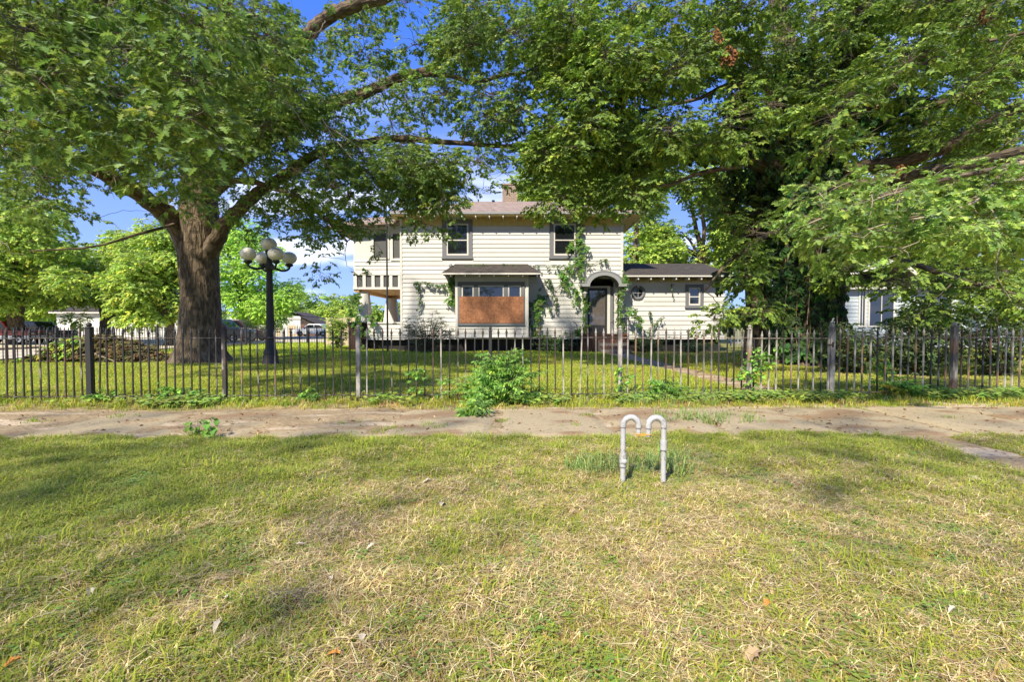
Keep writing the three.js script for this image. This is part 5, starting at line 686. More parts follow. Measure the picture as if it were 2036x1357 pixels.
// ---------------------------------------------------------------- the big oak on the left
{
  const at = P(398, 722, 16.5), R = rng(71); at.y = 0;
  const limbs = [
    { pts: [V(at.x, -0.25, at.z), V(at.x, 0.5, at.z), ...px3([[399, 600, 16.5], [397, 520, 16.5], [396, 450, 16.5], [397, 385, 16.4], [390, 310, 16.1], [372, 215, 15.6], [345, 110, 15], [320, 0, 14.4], [305, -150, 14], [300, -330, 13.8]])], r: [0.78, 0.64, 0.60, 0.60, 0.60, 0.50, 0.42, 0.38, 0.31, 0.25, 0.18, 0.1] },
    { pts: px3([[390, 560, 16.45], [376, 495, 16.35], [345, 438, 16.1], [300, 402, 15.4], [222, 352, 14.4], [150, 318, 13.4], [60, 290, 12.3], [-60, 270, 11.3], [-200, 260, 10.5]]), r: [0.36, 0.35, 0.32, 0.28, 0.23, 0.18, 0.14, 0.10, 0.06] },
    { pts: px3([[404, 545, 16.45], [424, 490, 16.3], [452, 440, 16.05], [500, 396, 15.6], [565, 350, 15], [640, 302, 14.6], [720, 284, 14.2], [800, 276, 14], [900, 284, 13.8], [1000, 290, 13.6], [1040, 288, 13.5]]), r: [0.28, 0.26, 0.22, 0.185, 0.16, 0.13, 0.11, 0.09, 0.07, 0.055, 0.035] },
    { pts: px3([[400, 400, 16.3], [425, 355, 16.1], [465, 325, 15.7], [540, 270, 15.3], [600, 232, 15], [660, 206, 14.8], [740, 180, 14.6], [790, 155, 14.5], [850, 140, 14.4], [880, 115, 14.3], [920, 92, 14.2], [960, 84, 14.2], [1000, 68, 14], [1055, 42, 13.9], [1110, 15, 13.8]]), r: [0.36, 0.3, 0.27, 0.23, 0.2, 0.18, 0.16, 0.14, 0.125, 0.115, 0.105, 0.09, 0.075, 0.06, 0.04] },
    { pts: px3([[835, 146, 14.4], [900, 152, 14.3], [945, 164, 14.2], [1000, 150, 14.1], [1065, 143, 14]]), r: [0.08, 0.07, 0.06, 0.05, 0.025] },
    { pts: px3([[992, 74, 14], [968, 30, 13.8], [985, -40, 13.6]]), r: [0.06, 0.045, 0.03] },
    { pts: px3([[385, 290, 16], [440, 210, 15.2], [520, 150, 14.2], [590, 98, 13.4], [640, 42, 12.9], [700, 12, 12.5], [770, -8, 12.2], [880, -60, 12]]), r: [0.3, 0.26, 0.22, 0.19, 0.17, 0.15, 0.13, 0.08] },
    { pts: px3([[378, 260, 15.8], [330, 170, 14.4], [250, 90, 13], [195, 15, 12], [165, -110, 11.2], [150, -300, 10.5]]), r: [0.36, 0.32, 0.29, 0.26, 0.22, 0.15] },
    { pts: px3([[195, 15, 12], [240, -60, 10.2], [280, -140, 8.3], [300, -280, 6.6], [320, -420, 5.8]]), r: [0.2, 0.16, 0.12, 0.09, 0.06] },
    { pts: px3([[372, 215, 15.6], [430, 110, 14.6], [450, 20, 13.8], [470, -120, 13]]), r: [0.22, 0.2, 0.17, 0.1] },
    { pts: px3([[352, 442, 16.1], [340, 448, 15.6], [270, 468, 15], [190, 490, 14.6], [60, 500, 14]]), r: [0.06, 0.05, 0.04, 0.03, 0.02] },
    { pts: px3([[430, 385, 16], [470, 360, 15.2], [560, 380, 14.6], [640, 430, 14.2], [690, 480, 14]]), r: [0.12, 0.10, 0.075, 0.05, 0.03] },
  ];
  const holes = [[835, 245, 52, 32], [855, 45, 40, 62], [1015, 168, 24, 16], [1068, 205, 26, 34], [165, 432, 105, 42], [280, 412, 95, 42], [395, 400, 60, 50], [790, 395, 30, 18], [930, 370, 40, 18], [525, 515, 105, 52], [1060, 330, 50, 40], [530, 15, 18, 18], [880, 205, 26, 12], [1012, 365, 66, 52], [640, 385, 24, 14], [700, 250, 20, 10]];
  const list = pads(R, [
    [0, 0, 560, 290, 10, 17, 60, 0.62], [-200, -60, 150, 330, 9, 15, 26, 0.66], [520, 0, 1080, 190, 12, 16.5, 50, 0.54], [420, 170, 1050, 340, 12, 16, 62, 0.52], [300, 120, 640, 320, 10, 15, 22, 0.55], [880, -10, 1110, 260, 11.5, 15, 26, 0.46], [640, 320, 950, 400, 11.5, 14, 22, 0.42], [560, 300, 900, 400, 11.5, 14, 16, 0.42], [560, 310, 1010, 400, 11.5, 14.5, 26, 0.46], [440, 370, 720, 480, 13, 17, 26, 0.46], [500, 470, 700, 560, 13, 15, 9, 0.34],
    [0, 290, 160, 420, 9, 13, 14, 0.55], [150, 300, 380, 395, 10, 14, 12, 0.5], [320, 360, 410, 420, 8.5, 10, 4, 0.3],
  ], holes);
  for (const [x, y, D, r, n] of [[745, 400, 13, 0.42], [832, 415, 12.6, 0.34], [850, 445, 12.5, 0.28, 60], [872, 462, 12.4, 0.24, 70], [830, 455, 12.5, 0.22, 60], [800, 400, 12.8, 0.3], [765, 430, 13, 0.24], [905, 380, 13, 0.34], [760, 500, 13.8, 0.32, 16], [735, 470, 13.8, 0.4, 16], [690, 530, 14, 0.34, 12], [640, 560, 14, 0.3, 9], [720, 560, 13.8, 0.26, 9], [655, 470, 14, 0.45, 18], [700, 610, 14, 0.2, 8], [960, 385, 12.8, 0.34], [1000, 345, 12.8, 0.42], [1040, 310, 12.8, 0.4], [180, 440, 12, 0.22, 8], [300, 420, 13, 0.25, 8]]) list.push({ c: P(x, y, D), r, n });
  for (const [x, y, D] of [[372, 352, 8.6], [410, 330, 9.2], [345, 395, 8.4], [365, 405, 8.2]]) list.push({ c: P(x, y, D), r: 0.26, n: 60 });
  // big near leaves hanging over the lawn, and the crown above the frame that shades it
  list.push(...pads(R, [[-60, -20, 470, 230, 5.6, 8.4, 44, 0.40], [120, 220, 470, 330, 6, 8.6, 15, 0.32], [310, 345, 395, 385, 7, 8, 3, 0.2], [0, 220, 120, 330, 6, 8, 7, 0.32], [480, -10, 640, 120, 8, 10, 8, 0.38]], holes).map((p) => ({ ...p, n: 40 })), ...pads(R, [[-300, -420, 320, -10, 8, 16, 26, 0.8], [320, -120, 760, -10, 9, 13, 8, 0.6]]).map((p) => ({ ...p, n: 12 })));
  const wob = (a, u, f) => { const h = clamp(1 - u / 1.6), fl = h * h * (0.24 + 0.42 * Math.pow(Math.max(0, Math.cos(a * 2.5 + 0.6)), 2) + 0.35 * Math.max(0, Math.cos(a * 4 + 2))), rid = Math.abs(Math.sin(a * 13 + 4 * noise2(Math.cos(a) * 2 + 5, u * 0.7 + Math.sin(a) * 2, 3))); return 1 + fl + (noise2(Math.cos(a) * 1.6 + 7, Math.sin(a) * 1.6 + u * 0.5, 7) - 0.5) * 0.16 + (rid - 0.5) * 0.035 + (noise2(a * 9, u * 9, 11) - 0.5) * 0.02; };
  const tree = plant('oak_tree', 'massive oak with a thick fissured trunk behind the left half of the fence', 'tree', { at, limbs, pads: list, geos: oakBig, per: 42, seed: 71, tint: greenTint, trunkWob: wob, twigMat: M.twig, trunkMat: M.bark, limbMat: M.barkLimb });
  // dead bare twigs that hang below the leaves
  { const g = gb(), RR = rng(72); for (const [x, y, D, dx, dy] of [[640, 235, 11, 60, 80], [650, 250, 11, 90, 60], [560, 200, 9, 50, 60], [640, 300, 11, 30, 50], [40, 250, 7, -25, 70], [205, 330, 8, 6, 50], [190, 325, 8, -25, 60], [90, 430, 11, -15, 50], [150, 410, 11, 20, 30], [0, 480, 11, 25, 30], [280, 180, 6.5, 70, 25]]) { const a = P(x, y, D), b = P(x + dx, y + dy, D - 0.3 + RR() * 0.6), p = smooth([a, V().lerpVectors(a, b, 0.5).add(V((RR() - 0.5) * 0.3, 0.06, (RR() - 0.5) * 0.3)), b], 8).map((q) => q.add(V(-at.x, 0, -at.z))); g.tube(p, p.map((_, i) => 0.013 - i * 0.0012), 4); for (let k = 2; k < 8; k++) { const e = p[k].clone().add(V((RR() - 0.5) * 0.5, (RR() - 0.6) * 0.4, (RR() - 0.5) * 0.4)); g.tube([p[k], V().lerpVectors(p[k], e, 0.5).add(V(0, 0.03, 0)), e], [0.006, 0.005, 0.002], 3); } } part('dead_twigs', g, M.twigPale, tree, 'pale bare dead twigs', 'stuff'); }
  // single large leaves nearest to the viewer
  { const RR = rng(73), lg = [0, 1, 2, 3].map((i) => { const g = gb(); leaf(g, V(0, 0, 0), V(1, 0, 0), V(0, 1, 0), 0.13, 0.115, 'oak', oakCols[i % 4].map((q) => q * KL), 0.2, 0.15 + 0.1 * i); return g.build(); }); for (let i = 0; i < 170; i++) { const q = P(20 + RR() * 450, 10 + RR() * 330, 4.9 + RR() * 1.1); if (inHole(holes, 1018 + q.x / -q.z * 960, 648 - (q.y - 1.3) / -q.z * 960, 0.5)) continue; const m = part('leaf', lg[i % 4], LM, tree); m.position.set(q.x - at.x, q.y, q.z - at.z); m.rotation.set((RR() - 0.5) * 1.2, RR() * 6.28, -0.3 + (RR() - 0.5) * 0.9); } }
}
// ---------------------------------------------------------------- the ivy-covered tree on the right
const RA = P(1600, 722, 15.8); RA.y = 0;
{
  const at = RA, R = rng(81);
  const limbs = [
    { pts: [V(at.x, -0.25, at.z), V(at.x, 0.5, at.z), ...px3([[1600, 600, 15.8], [1596, 500, 15.8], [1594, 400, 15.8], [1594, 310, 15.7], [1585, 240, 15.6], [1572, 160, 15.4], [1556, 80, 15.2], [1545, 0, 15], [1535, -150, 14.8], [1530, -330, 14.6]])], r: [0.9, 0.75, 0.70, 0.66, 0.68, 0.66, 0.42, 0.34, 0.3, 0.26, 0.18, 0.1] },
    { pts: px3([[1604, 330, 15.7], [1640, 262, 15.4], [1668, 190, 15], [1690, 110, 14.5], [1700, 10, 14], [1710, -140, 13.5]]), r: [0.4, 0.32, 0.28, 0.24, 0.2, 0.1] },
    { pts: px3([[1612, 320, 15.7], [1680, 240, 15], [1745, 195, 14.4], [1805, 128, 13.6], [1875, 68, 12.8], [1955, -5, 12], [2060, -110, 11]]), r: [0.3, 0.24, 0.19, 0.165, 0.145, 0.12, 0.07] },
    { pts: px3([[1620, 345, 15.7], [1720, 332, 14.8], [1822, 315, 13.8], [1890, 290, 13.1], [1960, 248, 12.4], [2045, 212, 11.6], [2200, 180, 11]]), r: [0.22, 0.19, 0.16, 0.145, 0.135, 0.11, 0.06] },
    { pts: px3([[1562, 262, 15.5], [1548, 212, 15.1], [1505, 168, 14.6], [1470, 160, 14.3], [1430, 176, 14], [1388, 196, 13.6], [1300, 214, 13]]), r: [0.12, 0.115, 0.10, 0.085, 0.07, 0.05, 0.025] },
    { pts: px3([[1480, 163, 14.4], [1455, 145, 14.1], [1400, 150, 13.7], [1330, 190, 13.3]]), r: [0.07, 0.06, 0.045, 0.02] },
    { pts: px3([[1582, 340, 15.7], [1535, 285, 15.4], [1500, 250, 15], [1466, 215, 14.6], [1450, 190, 14.4]]), r: [0.32, 0.28, 0.24, 0.2, 0.12] },
    { pts: px3([[1585, 360, 15.7], [1520, 325, 15.2], [1440, 296, 14.6], [1370, 282, 14], [1290, 300, 13.4], [1210, 330, 13]]), r: [0.3, 0.26, 0.2, 0.15, 0.1, 0.05] },
    { pts: px3([[1500, 322, 15], [1490, 318, 14.6], [1470, 330, 14.2], [1390, 345, 13.6], [1330, 368, 13.2], [1280, 372, 13]]), r: [0.12, 0.10, 0.08, 0.06, 0.045, 0.02] },
    { pts: px3([[1625, 300, 15.6], [1690, 262, 15], [1760, 215, 14.4], [1850, 212, 13.6], [1940, 180, 12.8], [2060, 130, 12]]), r: [0.22, 0.19, 0.16, 0.13, 0.11, 0.06] },
    { pts: px3([[1700, 240, 14.8], [1800, 150, 13.5], [1900, 100, 12.4], [2060, 60, 11]]), r: [0.08, 0.06, 0.05, 0.03] },
    { pts: px3([[1620, 380, 15.6], [1720, 372, 14], [1820, 350, 12], [1930, 330, 10], [2060, 300, 8.4], [2200, 300, 7]]), r: [0.24, 0.2, 0.17, 0.14, 0.11, 0.06] },
    { pts: px3([[2060, 300, 8.4], [2000, 330, 7.4], [1900, 352, 7], [1780, 380, 7], [1660, 420, 7.2], [1590, 455, 7.4]]), r: [0.06, 0.04, 0.03, 0.022, 0.015, 0.008] },
    { pts: px3([[2000, 330, 7.4], [1940, 400, 6.8], [1850, 425, 6.6], [1760, 440, 6.6]]), r: [0.03, 0.022, 0.015, 0.008] },
    { pts: px3([[1612, 470, 15.6], [1700, 490, 14.4], [1800, 520, 13.2], [1920, 560, 12.2], [2040, 590, 11.6]]), r: [0.12, 0.10, 0.08, 0.06, 0.03] },
    { pts: px3([[1590, 450, 15.6], [1520, 470, 14.6], [1450, 520, 13.8], [1400, 580, 13.2]]), r: [0.1, 0.08, 0.06, 0.03] },
  ];
  const holes = [[1535, 75, 26, 20], [1775, 60, 44, 26], [1690, 320, 42, 18], [1335, 420, 60, 40], [1180, 150, 0, 0], [1930, 130, 30, 24], [1075, 190, 40, 60], [1390, 215, 16, 14], [1690, 245, 18, 14], [1900, 225, 24, 10], [1985, 40, 30, 18], [1310, 360, 30, 26], [1400, 480, 40, 28], [1310, 20, 12, 10], [1585, 300, 46, 150], [1592, 500, 44, 130], [1600, 630, 56, 80], [1740, 615, 70, 34], [1012, 365, 60, 52], [1378, 590, 42, 42]];
  const list = pads(R, [
    [1110, -10, 1460, 300, 10.5, 14.6, 84, 0.58], [1440, -10, 1560, 300, 11.5, 17, 26, 0.58], [1070, 60, 1200, 330, 11.5, 15, 20, 0.46], [1560, -10, 2060, 330, 12.5, 19, 130, 0.64], [1640, -10, 2060, 300, 9, 12, 30, 0.48], [1060, 230, 1300, 415, 11.5, 15, 44, 0.46], [1100, 380, 1230, 425, 11.5, 13, 6, 0.3], [1240, 280, 1560, 440, 13.5, 18, 32, 0.5],
    [1400, 440, 1720, 560, 13, 16, 12, 0.48], [1640, 480, 2060, 630, 11, 15, 34, 0.5], [1415, 560, 1560, 640, 12, 14, 7, 0.4], [1560, 520, 1640, 600, 13.8, 14.4, 4, 0.35], [1400, 610, 1450, 640, 12.5, 13.2, 3, 0.22], [1760, 600, 2060, 670, 11.5, 13.5, 10, 0.45],
  ], holes);
  for (const [x, y, D, r, n] of [[1110, 340, 12, 0.42], [1080, 300, 12, 0.36], [1150, 400, 12, 0.34], [1205, 420, 12, 0.2, 20], [1235, 380, 12, 0.42], [1090, 420, 12, 0.22, 18], [1110, 30, 12, 0.5], [1090, 100, 12.6, 0.42]]) list.push({ c: P(x, y, D), r, n });
  list.push(...pads(R, [[1420, -420, 2400, -10, 9, 18, 46, 0.8]]).map((p) => ({ ...p, n: 12 })));
  const wob = (a, u) => { const h = clamp(1 - u / 1.2); return 1 + h * h * (0.35 + 0.4 * Math.max(0, Math.cos(a * 3 + 1))) + (noise2(Math.cos(a) * 2 + 3, Math.sin(a) * 2 + u * 0.8, 17) - 0.5) * 0.3 + (Math.abs(Math.sin(a * 11 + u)) - 0.5) * 0.04; };
  const bigTree = plant('ivy_clad_tree', 'huge dark tree with an ivy covered trunk behind the gate on the right', 'tree', { at, limbs, pads: list, geos: oakMid, per: 46, seed: 81, trunkWob: wob, trunkMat: M.bark, limbMat: M.barkLimb, tint: (R2, cl, p) => { const v = 0.72 + R2() * 0.5 + (cl - 0.5) * 0.5, y = R2() < 0.1 ? 0.7 : R2() * 0.3; return [v * (1.2 + y), v * (1.15 + y * 0.4), v * 0.9]; } });
  { const RR = rng(87), dg = sprig(RR, { n: 16, len: 0.22, L: 0.12, W: 0.09, shape: 'broad', cols: [[0.30, 0.13, 0.05], [0.22, 0.10, 0.04]], droop: 0.7, k: 1 }), l = []; for (const [x, y, D] of [[1430, 58, 10], [1750, 190, 11], [1462, 98, 10.5], [1965, 12, 9.5], [1790, 330, 12], [1445, 95, 10.5]]) for (let i = 0; i < 2; i++) { const q = P(x, y, D); l.push({ p: V(q.x - at.x + (RR() - 0.5) * 0.15, q.y + (RR() - 0.5) * 0.2, q.z - at.z), ry: RR() * 6.28, rz: -0.8, rx: 0, s: 0.7 + RR() * 0.4, c: [1, 1, 1] }); } scatter('withered_leaves', dg, DMAT, l, null, null, bigTree, 'stuff'); }
  // the low bright bough in front, nearest to the viewer
  const nb = pads(rng(83), [[1600, 365, 2080, 480, 6.2, 8, 42, 0.36], [1560, 400, 1700, 470, 6.8, 7.8, 10, 0.26], [1700, 450, 2036, 510, 6, 7.4, 14, 0.26], [1900, 330, 2080, 400, 6.4, 8, 8, 0.34]]).map((p) => ({ ...p, n: 30 }));
  const bough = plant('overhanging_bough', 'bright green leafy bough hanging down in front at the right edge', 'branch', { at: P(2120, 300, 7.5), limbs: [{ pts: px3([[2260, 290, 7.6], [2120, 305, 7.5], [2000, 332, 7.4], [1900, 354, 7.1], [1780, 384, 7], [1660, 424, 7.2], [1570, 462, 7.4]]), r: [0.06, 0.05, 0.036, 0.028, 0.02, 0.014, 0.006] }, { pts: px3([[2000, 332, 7.4], [1940, 400, 6.8], [1850, 430, 6.6], [1760, 446, 6.6], [1690, 470, 6.6]]), r: [0.028, 0.022, 0.016, 0.011, 0.006] }, { pts: px3([[1960, 400, 6.9], [1990, 460, 6.6], [1980, 540, 6.5], [2010, 600, 6.5]]), r: [0.014, 0.011, 0.008, 0.004] }], pads: nb, geos: oakBig, per: 30, seed: 84, trunkMat: M.twigPale, limbMat: M.twigPale, twigMat: M.twigPale, squash: 0.55, tint: (R2, cl) => { const v = 0.95 + R2() * 0.6 + (cl - 0.5) * 0.6, y = R2() * 0.35; return [v * (1.1 + y), v * (1.05 + y * 0.3), v * 1.05]; } });
  { const RR = rng(85), o = bough.position, lg = [0, 1, 2, 3].map((i) => { const g = gb(); leaf(g, V(0, 0, 0), V(1, 0, 0), V(0, 1, 0), 0.13, 0.115, 'oak', oakCols[i % 4].map((q) => q * KL), 0.2, 0.12 + 0.1 * i); return g.build(); }); for (let i = 0; i < 150; i++) { const q = P(1600 + RR() * 436, 375 + RR() * 110 + 0, 5.8 + RR() * 0.6), m = part('leaf', lg[i % 4], LM, bough); m.position.set(q.x - o.x, q.y, q.z - o.z); m.rotation.set((RR() - 0.5) * 1.1, RR() * 6.28, -0.3 + (RR() - 0.5) * 0.8); } }
  // ivy on the trunk, and the hanging dry stems
  const iv = thing('climbing_ivy', 'dense dark ivy clothing the trunk and lower limbs of the right hand tree', 'ivy', [at.x, 0, at.z]), R5 = rng(86), ivG = [0, 1].map(() => sprig(R5, { n: 9, len: 0.2, L: 0.10, W: 0.10, shape: 'heart', cols: [[0.03, 0.065, 0.018], [0.045, 0.09, 0.022], [0.022, 0.045, 0.015]], droop: 0.8 })), li = [[], []];
  const cover = (l, r0, dens, f0 = 0) => { const c = smooth(l.pts, 60); for (let i = 0; i < dens; i++) { const u = f0 + (1 - f0) * R5(), k = Math.floor(u * 59), p = c[k], d = V().subVectors(c[k + 1], p).normalize(), f = u * (l.r.length - 1), a = Math.floor(f), rad = mix(l.r[a], l.r[Math.min(a + 1, l.r.length - 1)], f - a), w = V(R5() - 0.5, R5() - 0.5, R5() - 0.5).cross(d).normalize(), q = p.clone().addScaledVector(w, rad * 1.05 + 0.05 + R5() * r0); if (w.z < -0.5) continue; li[i % 2].push({ p: V(q.x - at.x, q.y, q.z - at.z), ry: Math.atan2(-w.z, w.x) + (R5() - 0.5), rz: -0.5 - R5() * 0.6, rx: (R5() - 0.5) * 1.2, s: 0.8 + R5() * 0.8, c: [0.7 + R5() * 0.6, 0.7 + R5() * 0.6, 0.7 + R5() * 0.5] }); } };
  cover({ pts: limbs[0].pts.slice(0, 9), r: limbs[0].r.slice(0, 9) }, 0.28, 3600, 0.12); cover(limbs[1], 0.12, 500); cover(limbs[6], 0.14, 420); cover(limbs[7], 0.12, 320); cover({ pts: limbs[9].pts.slice(0, 4), r: [0.22, 0.19, 0.16, 0.13] }, 0.1, 220);
  li.forEach((l, i) => scatter('foliage', ivG[i], LM, l, null, null, iv, null));
  for (let i = 0; i < 46; i++) { const a = (R5() - 0.5) * 2.4, r = 0.85 + R5() * 0.25, x = Math.sin(a) * r, z = Math.cos(a) * r, y1 = 2.0 + R5() * 3.4, y0 = y1 - 0.7 - R5() * 1.9, c = smooth([V(x * 0.95, y1, z * 0.95), V(x + (R5() - 0.5) * 0.2, mix(y0, y1, 0.6), z + 0.05), V(x + (R5() - 0.5) * 0.3, Math.max(0.05, y0), z)], 8); part('hanging_stem', gb().tube(c, c.map(() => 0.012 + R5() * 0.006), 4), i % 3 ? M.barkTan : M.twigPale, iv); }
}
{ // second, thinner ivy-clad stem left of it
  const at = P(1506, 705, 17.5); at.y = 0; const R = rng(91), limbs = [{ pts: [V(at.x, -0.2, at.z), ...px3([[1505, 600, 17.5], [1500, 500, 17.5], [1515, 400, 17.3], [1500, 320, 17], [1470, 240, 17]])], r: [0.48, 0.42, 0.4, 0.34, 0.26, 0.15] }, { pts: px3([[1502, 520, 17.4], [1450, 430, 17], [1420, 340, 16.8]]), r: [0.2, 0.14, 0.06] }];
  plant('ivy_clad_tree', 'slimmer ivy covered trunk standing left of the huge dark tree', 'tree', { at, limbs, pads: pads(R, [[1440, 380, 1560, 640, 16.8, 17.8, 26, 0.5], [1450, 250, 1540, 400, 16, 17.5, 10, 0.55]]), geos: [sprig(R, { n: 12, len: 0.25, L: 0.11, W: 0.11, shape: 'heart', cols: [[0.03, 0.06, 0.018], [0.05, 0.085, 0.022], [0.02, 0.045, 0.014]], droop: 0.7 })], per: 34, seed: 92, trunkMat: M.bark, limbMat: M.barkLimb, tint: greenTint, trunkWob: (a, u) => 1 + (noise2(Math.cos(a) * 2, Math.sin(a) * 2 + u, 4) - 0.5) * 0.3 });
}
// ---------------------------------------------------------------- trees farther off
const farG = (cols, L = 0.2, seed = 1, shape = 'broad') => { const R = rng(seed); return [0, 1].map(() => sprig(R, { n: 16, len: L * 3.2, L, W: L * 0.85, shape, cols })); };
const FAR_COLS = [[0.14, 0.225, 0.034], [0.18, 0.27, 0.042], [0.11, 0.185, 0.03], [0.22, 0.29, 0.055]];
const gNear = farG(FAR_COLS, 0.15, 301), gFar = farG(FAR_COLS, 0.3, 304);
function farTree(label, px, D, regions, geos, seed, { trunk = 0.25, fork = 0.35, per = 26, holes = [], top, name = 'leafy_tree', mat = M.bark, extra = [], tint = greenTint, group } = {}) {
  const R = rng(seed), at = V(HX(px, D, 650), 0, -D), list = pads(R, regions, holes), ymax = top ?? Math.max(...list.map((p) => p.c.y)), cx = list.reduce((a, p) => a + p.c.x, 0) / list.length, cz = list.reduce((a, p) => a + p.c.z, 0) / list.length, hf = ymax * fork;
  const limbs = [{ pts: [V(at.x, -0.2, at.z), V(at.x + 0.1, hf, at.z), V(mix(at.x, cx, 0.6), mix(hf, ymax, 0.5), mix(at.z, cz, 0.6)), V(cx, ymax * 0.93, cz)], r: [trunk * 1.2, trunk, trunk * 0.6, 0.05] }];
  for (let i = 0; i < 5; i++) { const q = list[Math.floor(R() * list.length)].c; limbs.push({ pts: [V(at.x + 0.05, hf * (0.85 + R() * 0.4), at.z), V(mix(at.x, q.x, 0.45), mix(hf, q.y, 0.62), mix(at.z, q.z, 0.45)), q.clone()], r: [trunk * 0.6, trunk * 0.4, 0.04] }); }
  return plant(name, label, 'tree', { at, limbs: [...limbs, ...extra], pads: list, geos, per: per * 1.7, seed, tint, trunkMat: mat, limbMat: mat, twigMat: M.twig, twigSeg: 3, twigK: 0.1, group });
}
farTree('broad sunlit tree across the street at the left edge', 30, 33, [[-120, 410, 120, 560, 29, 36, 44, 1.15], [-120, 540, 150, 620, 29, 36, 22, 0.9], [60, 440, 160, 560, 30, 34, 12, 0.7]], gNear, 311, { trunk: 0.4, per: 20 });
farTree('dark forked tree beyond the brush pile on the left', 208, 38, [[110, 500, 270, 600, 36, 40, 26, 1.0], [140, 570, 330, 640, 36, 40, 22, 0.8], [190, 470, 300, 520, 36, 40, 8, 0.9]], gNear, 312, { trunk: 0.35, fork: 0.22, per: 22 });
farTree('pale yellow green tree just left of the oak trunk', 335, 31, [[235, 470, 365, 560, 29, 32, 22, 0.8], [225, 540, 375, 640, 29, 32, 26, 0.75], [280, 440, 365, 490, 29, 32, 8, 0.7]], gNear, 313, { trunk: 0.25, fork: 0.2, per: 22 });
farTree('rounded green tree between the oak trunk and the lamp post', 480, 46, [[430, 480, 545, 640, 43, 49, 36, 1.2], [540, 560, 590, 640, 44, 48, 10, 0.9], [430, 440, 520, 500, 43, 48, 8, 1.1]], gNear, 314, { trunk: 0.35, per: 16, tint: (R, cl) => { const v = 1.05 + R() * 0.5 + (cl - 0.5) * 0.6; return [v, v, v * 0.9]; } });
farTree('low sunlit trees behind the garage roof', 600, 78, [[575, 590, 690, 640, 74, 82, 26, 1.7]], gFar, 315, { trunk: 0.3, per: 8 });
farTree('tall sunlit tree behind the chimney of the house', 1130, 40, [[1030, 300, 1200, 420, 37, 43, 40, 1.3], [1060, 250, 1230, 320, 37, 43, 18, 1.3], [1180, 290, 1300, 420, 37, 43, 26, 1.2]], gNear, 316, { trunk: 0.45, per: 18, top: 16 });
farTree('tree with thin crooked stems behind the low annex', 1395, 33, [[1250, 440, 1470, 545, 31, 36, 40, 0.85], [1280, 320, 1400, 400, 31, 35, 8, 0.8], [1400, 330, 1480, 470, 31, 35, 14, 0.9], [1260, 400, 1320, 470, 32, 36, 8, 0.7]], gNear, 317, { trunk: 0.22, fork: 0.45, per: 20, holes: [[1345, 425, 50, 36], [1395, 470, 36, 20]], extra: [{ pts: px3([[1375, 560, 33], [1400, 470, 33], [1395, 400, 33], [1425, 330, 33], [1470, 300, 33]]), r: [0.16, 0.14, 0.11, 0.07, 0.03] }, { pts: px3([[1398, 430, 33], [1375, 380, 33], [1345, 350, 33]]), r: [0.07, 0.05, 0.02] }, { pts: px3([[1262, 520, 32], [1268, 440, 32], [1290, 380, 32]]), r: [0.18, 0.13, 0.05] }] });
farTree('dim leafy tree filling the right background, nearer the house', 1700, 34, [[1500, 330, 1800, 560, 30, 38, 60, 1.2], [1640, 480, 1860, 580, 31, 36, 14, 0.9]], gNear, 318, { trunk: 0.4, per: 16 });
farTree('dim leafy tree filling the far right background', 1960, 32, [[1780, 330, 2120, 600, 28, 36, 62, 1.2]], gNear, 319, { trunk: 0.4, per: 16 });
farTree('leafy tree far behind the parked pickups', 60, 62, [[-60, 570, 150, 640, 58, 66, 26, 1.6]], gFar, 320, { trunk: 0.4, per: 8 });
farTree('bright bushy tree seen through the open porch', 765, 60, [[690, 615, 850, 650, 56, 64, 18, 1.2]], gFar, 321, { trunk: 0.25, per: 8 });
{ // distant wood that closes the horizon
  const R = rng(330), l = []; for (let i = 0; i < 9000; i++) { const px = -250 + R() * 2600, D = 115 + R() * 30, x = HX(px, D, 648), h = 3.2 + 3.2 * fbm(px * 0.018, 3, 331, 3); l.push({ p: V(x, R() * h, -D), ry: R() * 6.28, rz: (R() - 0.5), rx: (R() - 0.5), s: 1.6 + R() * 1.2, c: [0.8 + R() * 0.4, 0.85 + R() * 0.3, 0.9] }); }
  scatter('distant_wood', gFar[0], LM, l, 'distant line of trees along the horizon', 'woods');
}
// unseen trees added to dapple the lawn; gap between crowns leaves a sun patch
for (const [tx, tz, x0, x1, label, seed] of [[-8, 8, -11, -3.9, 'unseen thin crowned tree added behind the viewer on the left to shade the lawn', 341], [5, 9.5, -1.3, 6.5, 'unseen thin crowned tree added behind the viewer on the right to shade the lawn', 342]]) {
  const R = rng(seed), at = V(tx, 0, tz), list = []; for (let i = 0; i < 130; i++) { const x = mix(x0, x1, R()), y = 5.6 + R() * 3, z = mix(-0.3, 8.5, R()); list.push({ c: V(x, y, z), r: 0.6 }); }
  plant('added_shade_tree', label, 'tree', { at, limbs: [{ pts: [V(at.x, -0.2, at.z), V(at.x, 2.5, at.z), V((x0 + x1) / 2, 5.5, 5), V((x0 + x1) / 2, 8, 4)], r: [0.3, 0.24, 0.14, 0.04] }], pads: list, geos: [oakMid[0]], per: 5, seed: seed + 2, tint: greenTint, twigK: 0.02, spread: 1.3 });
}
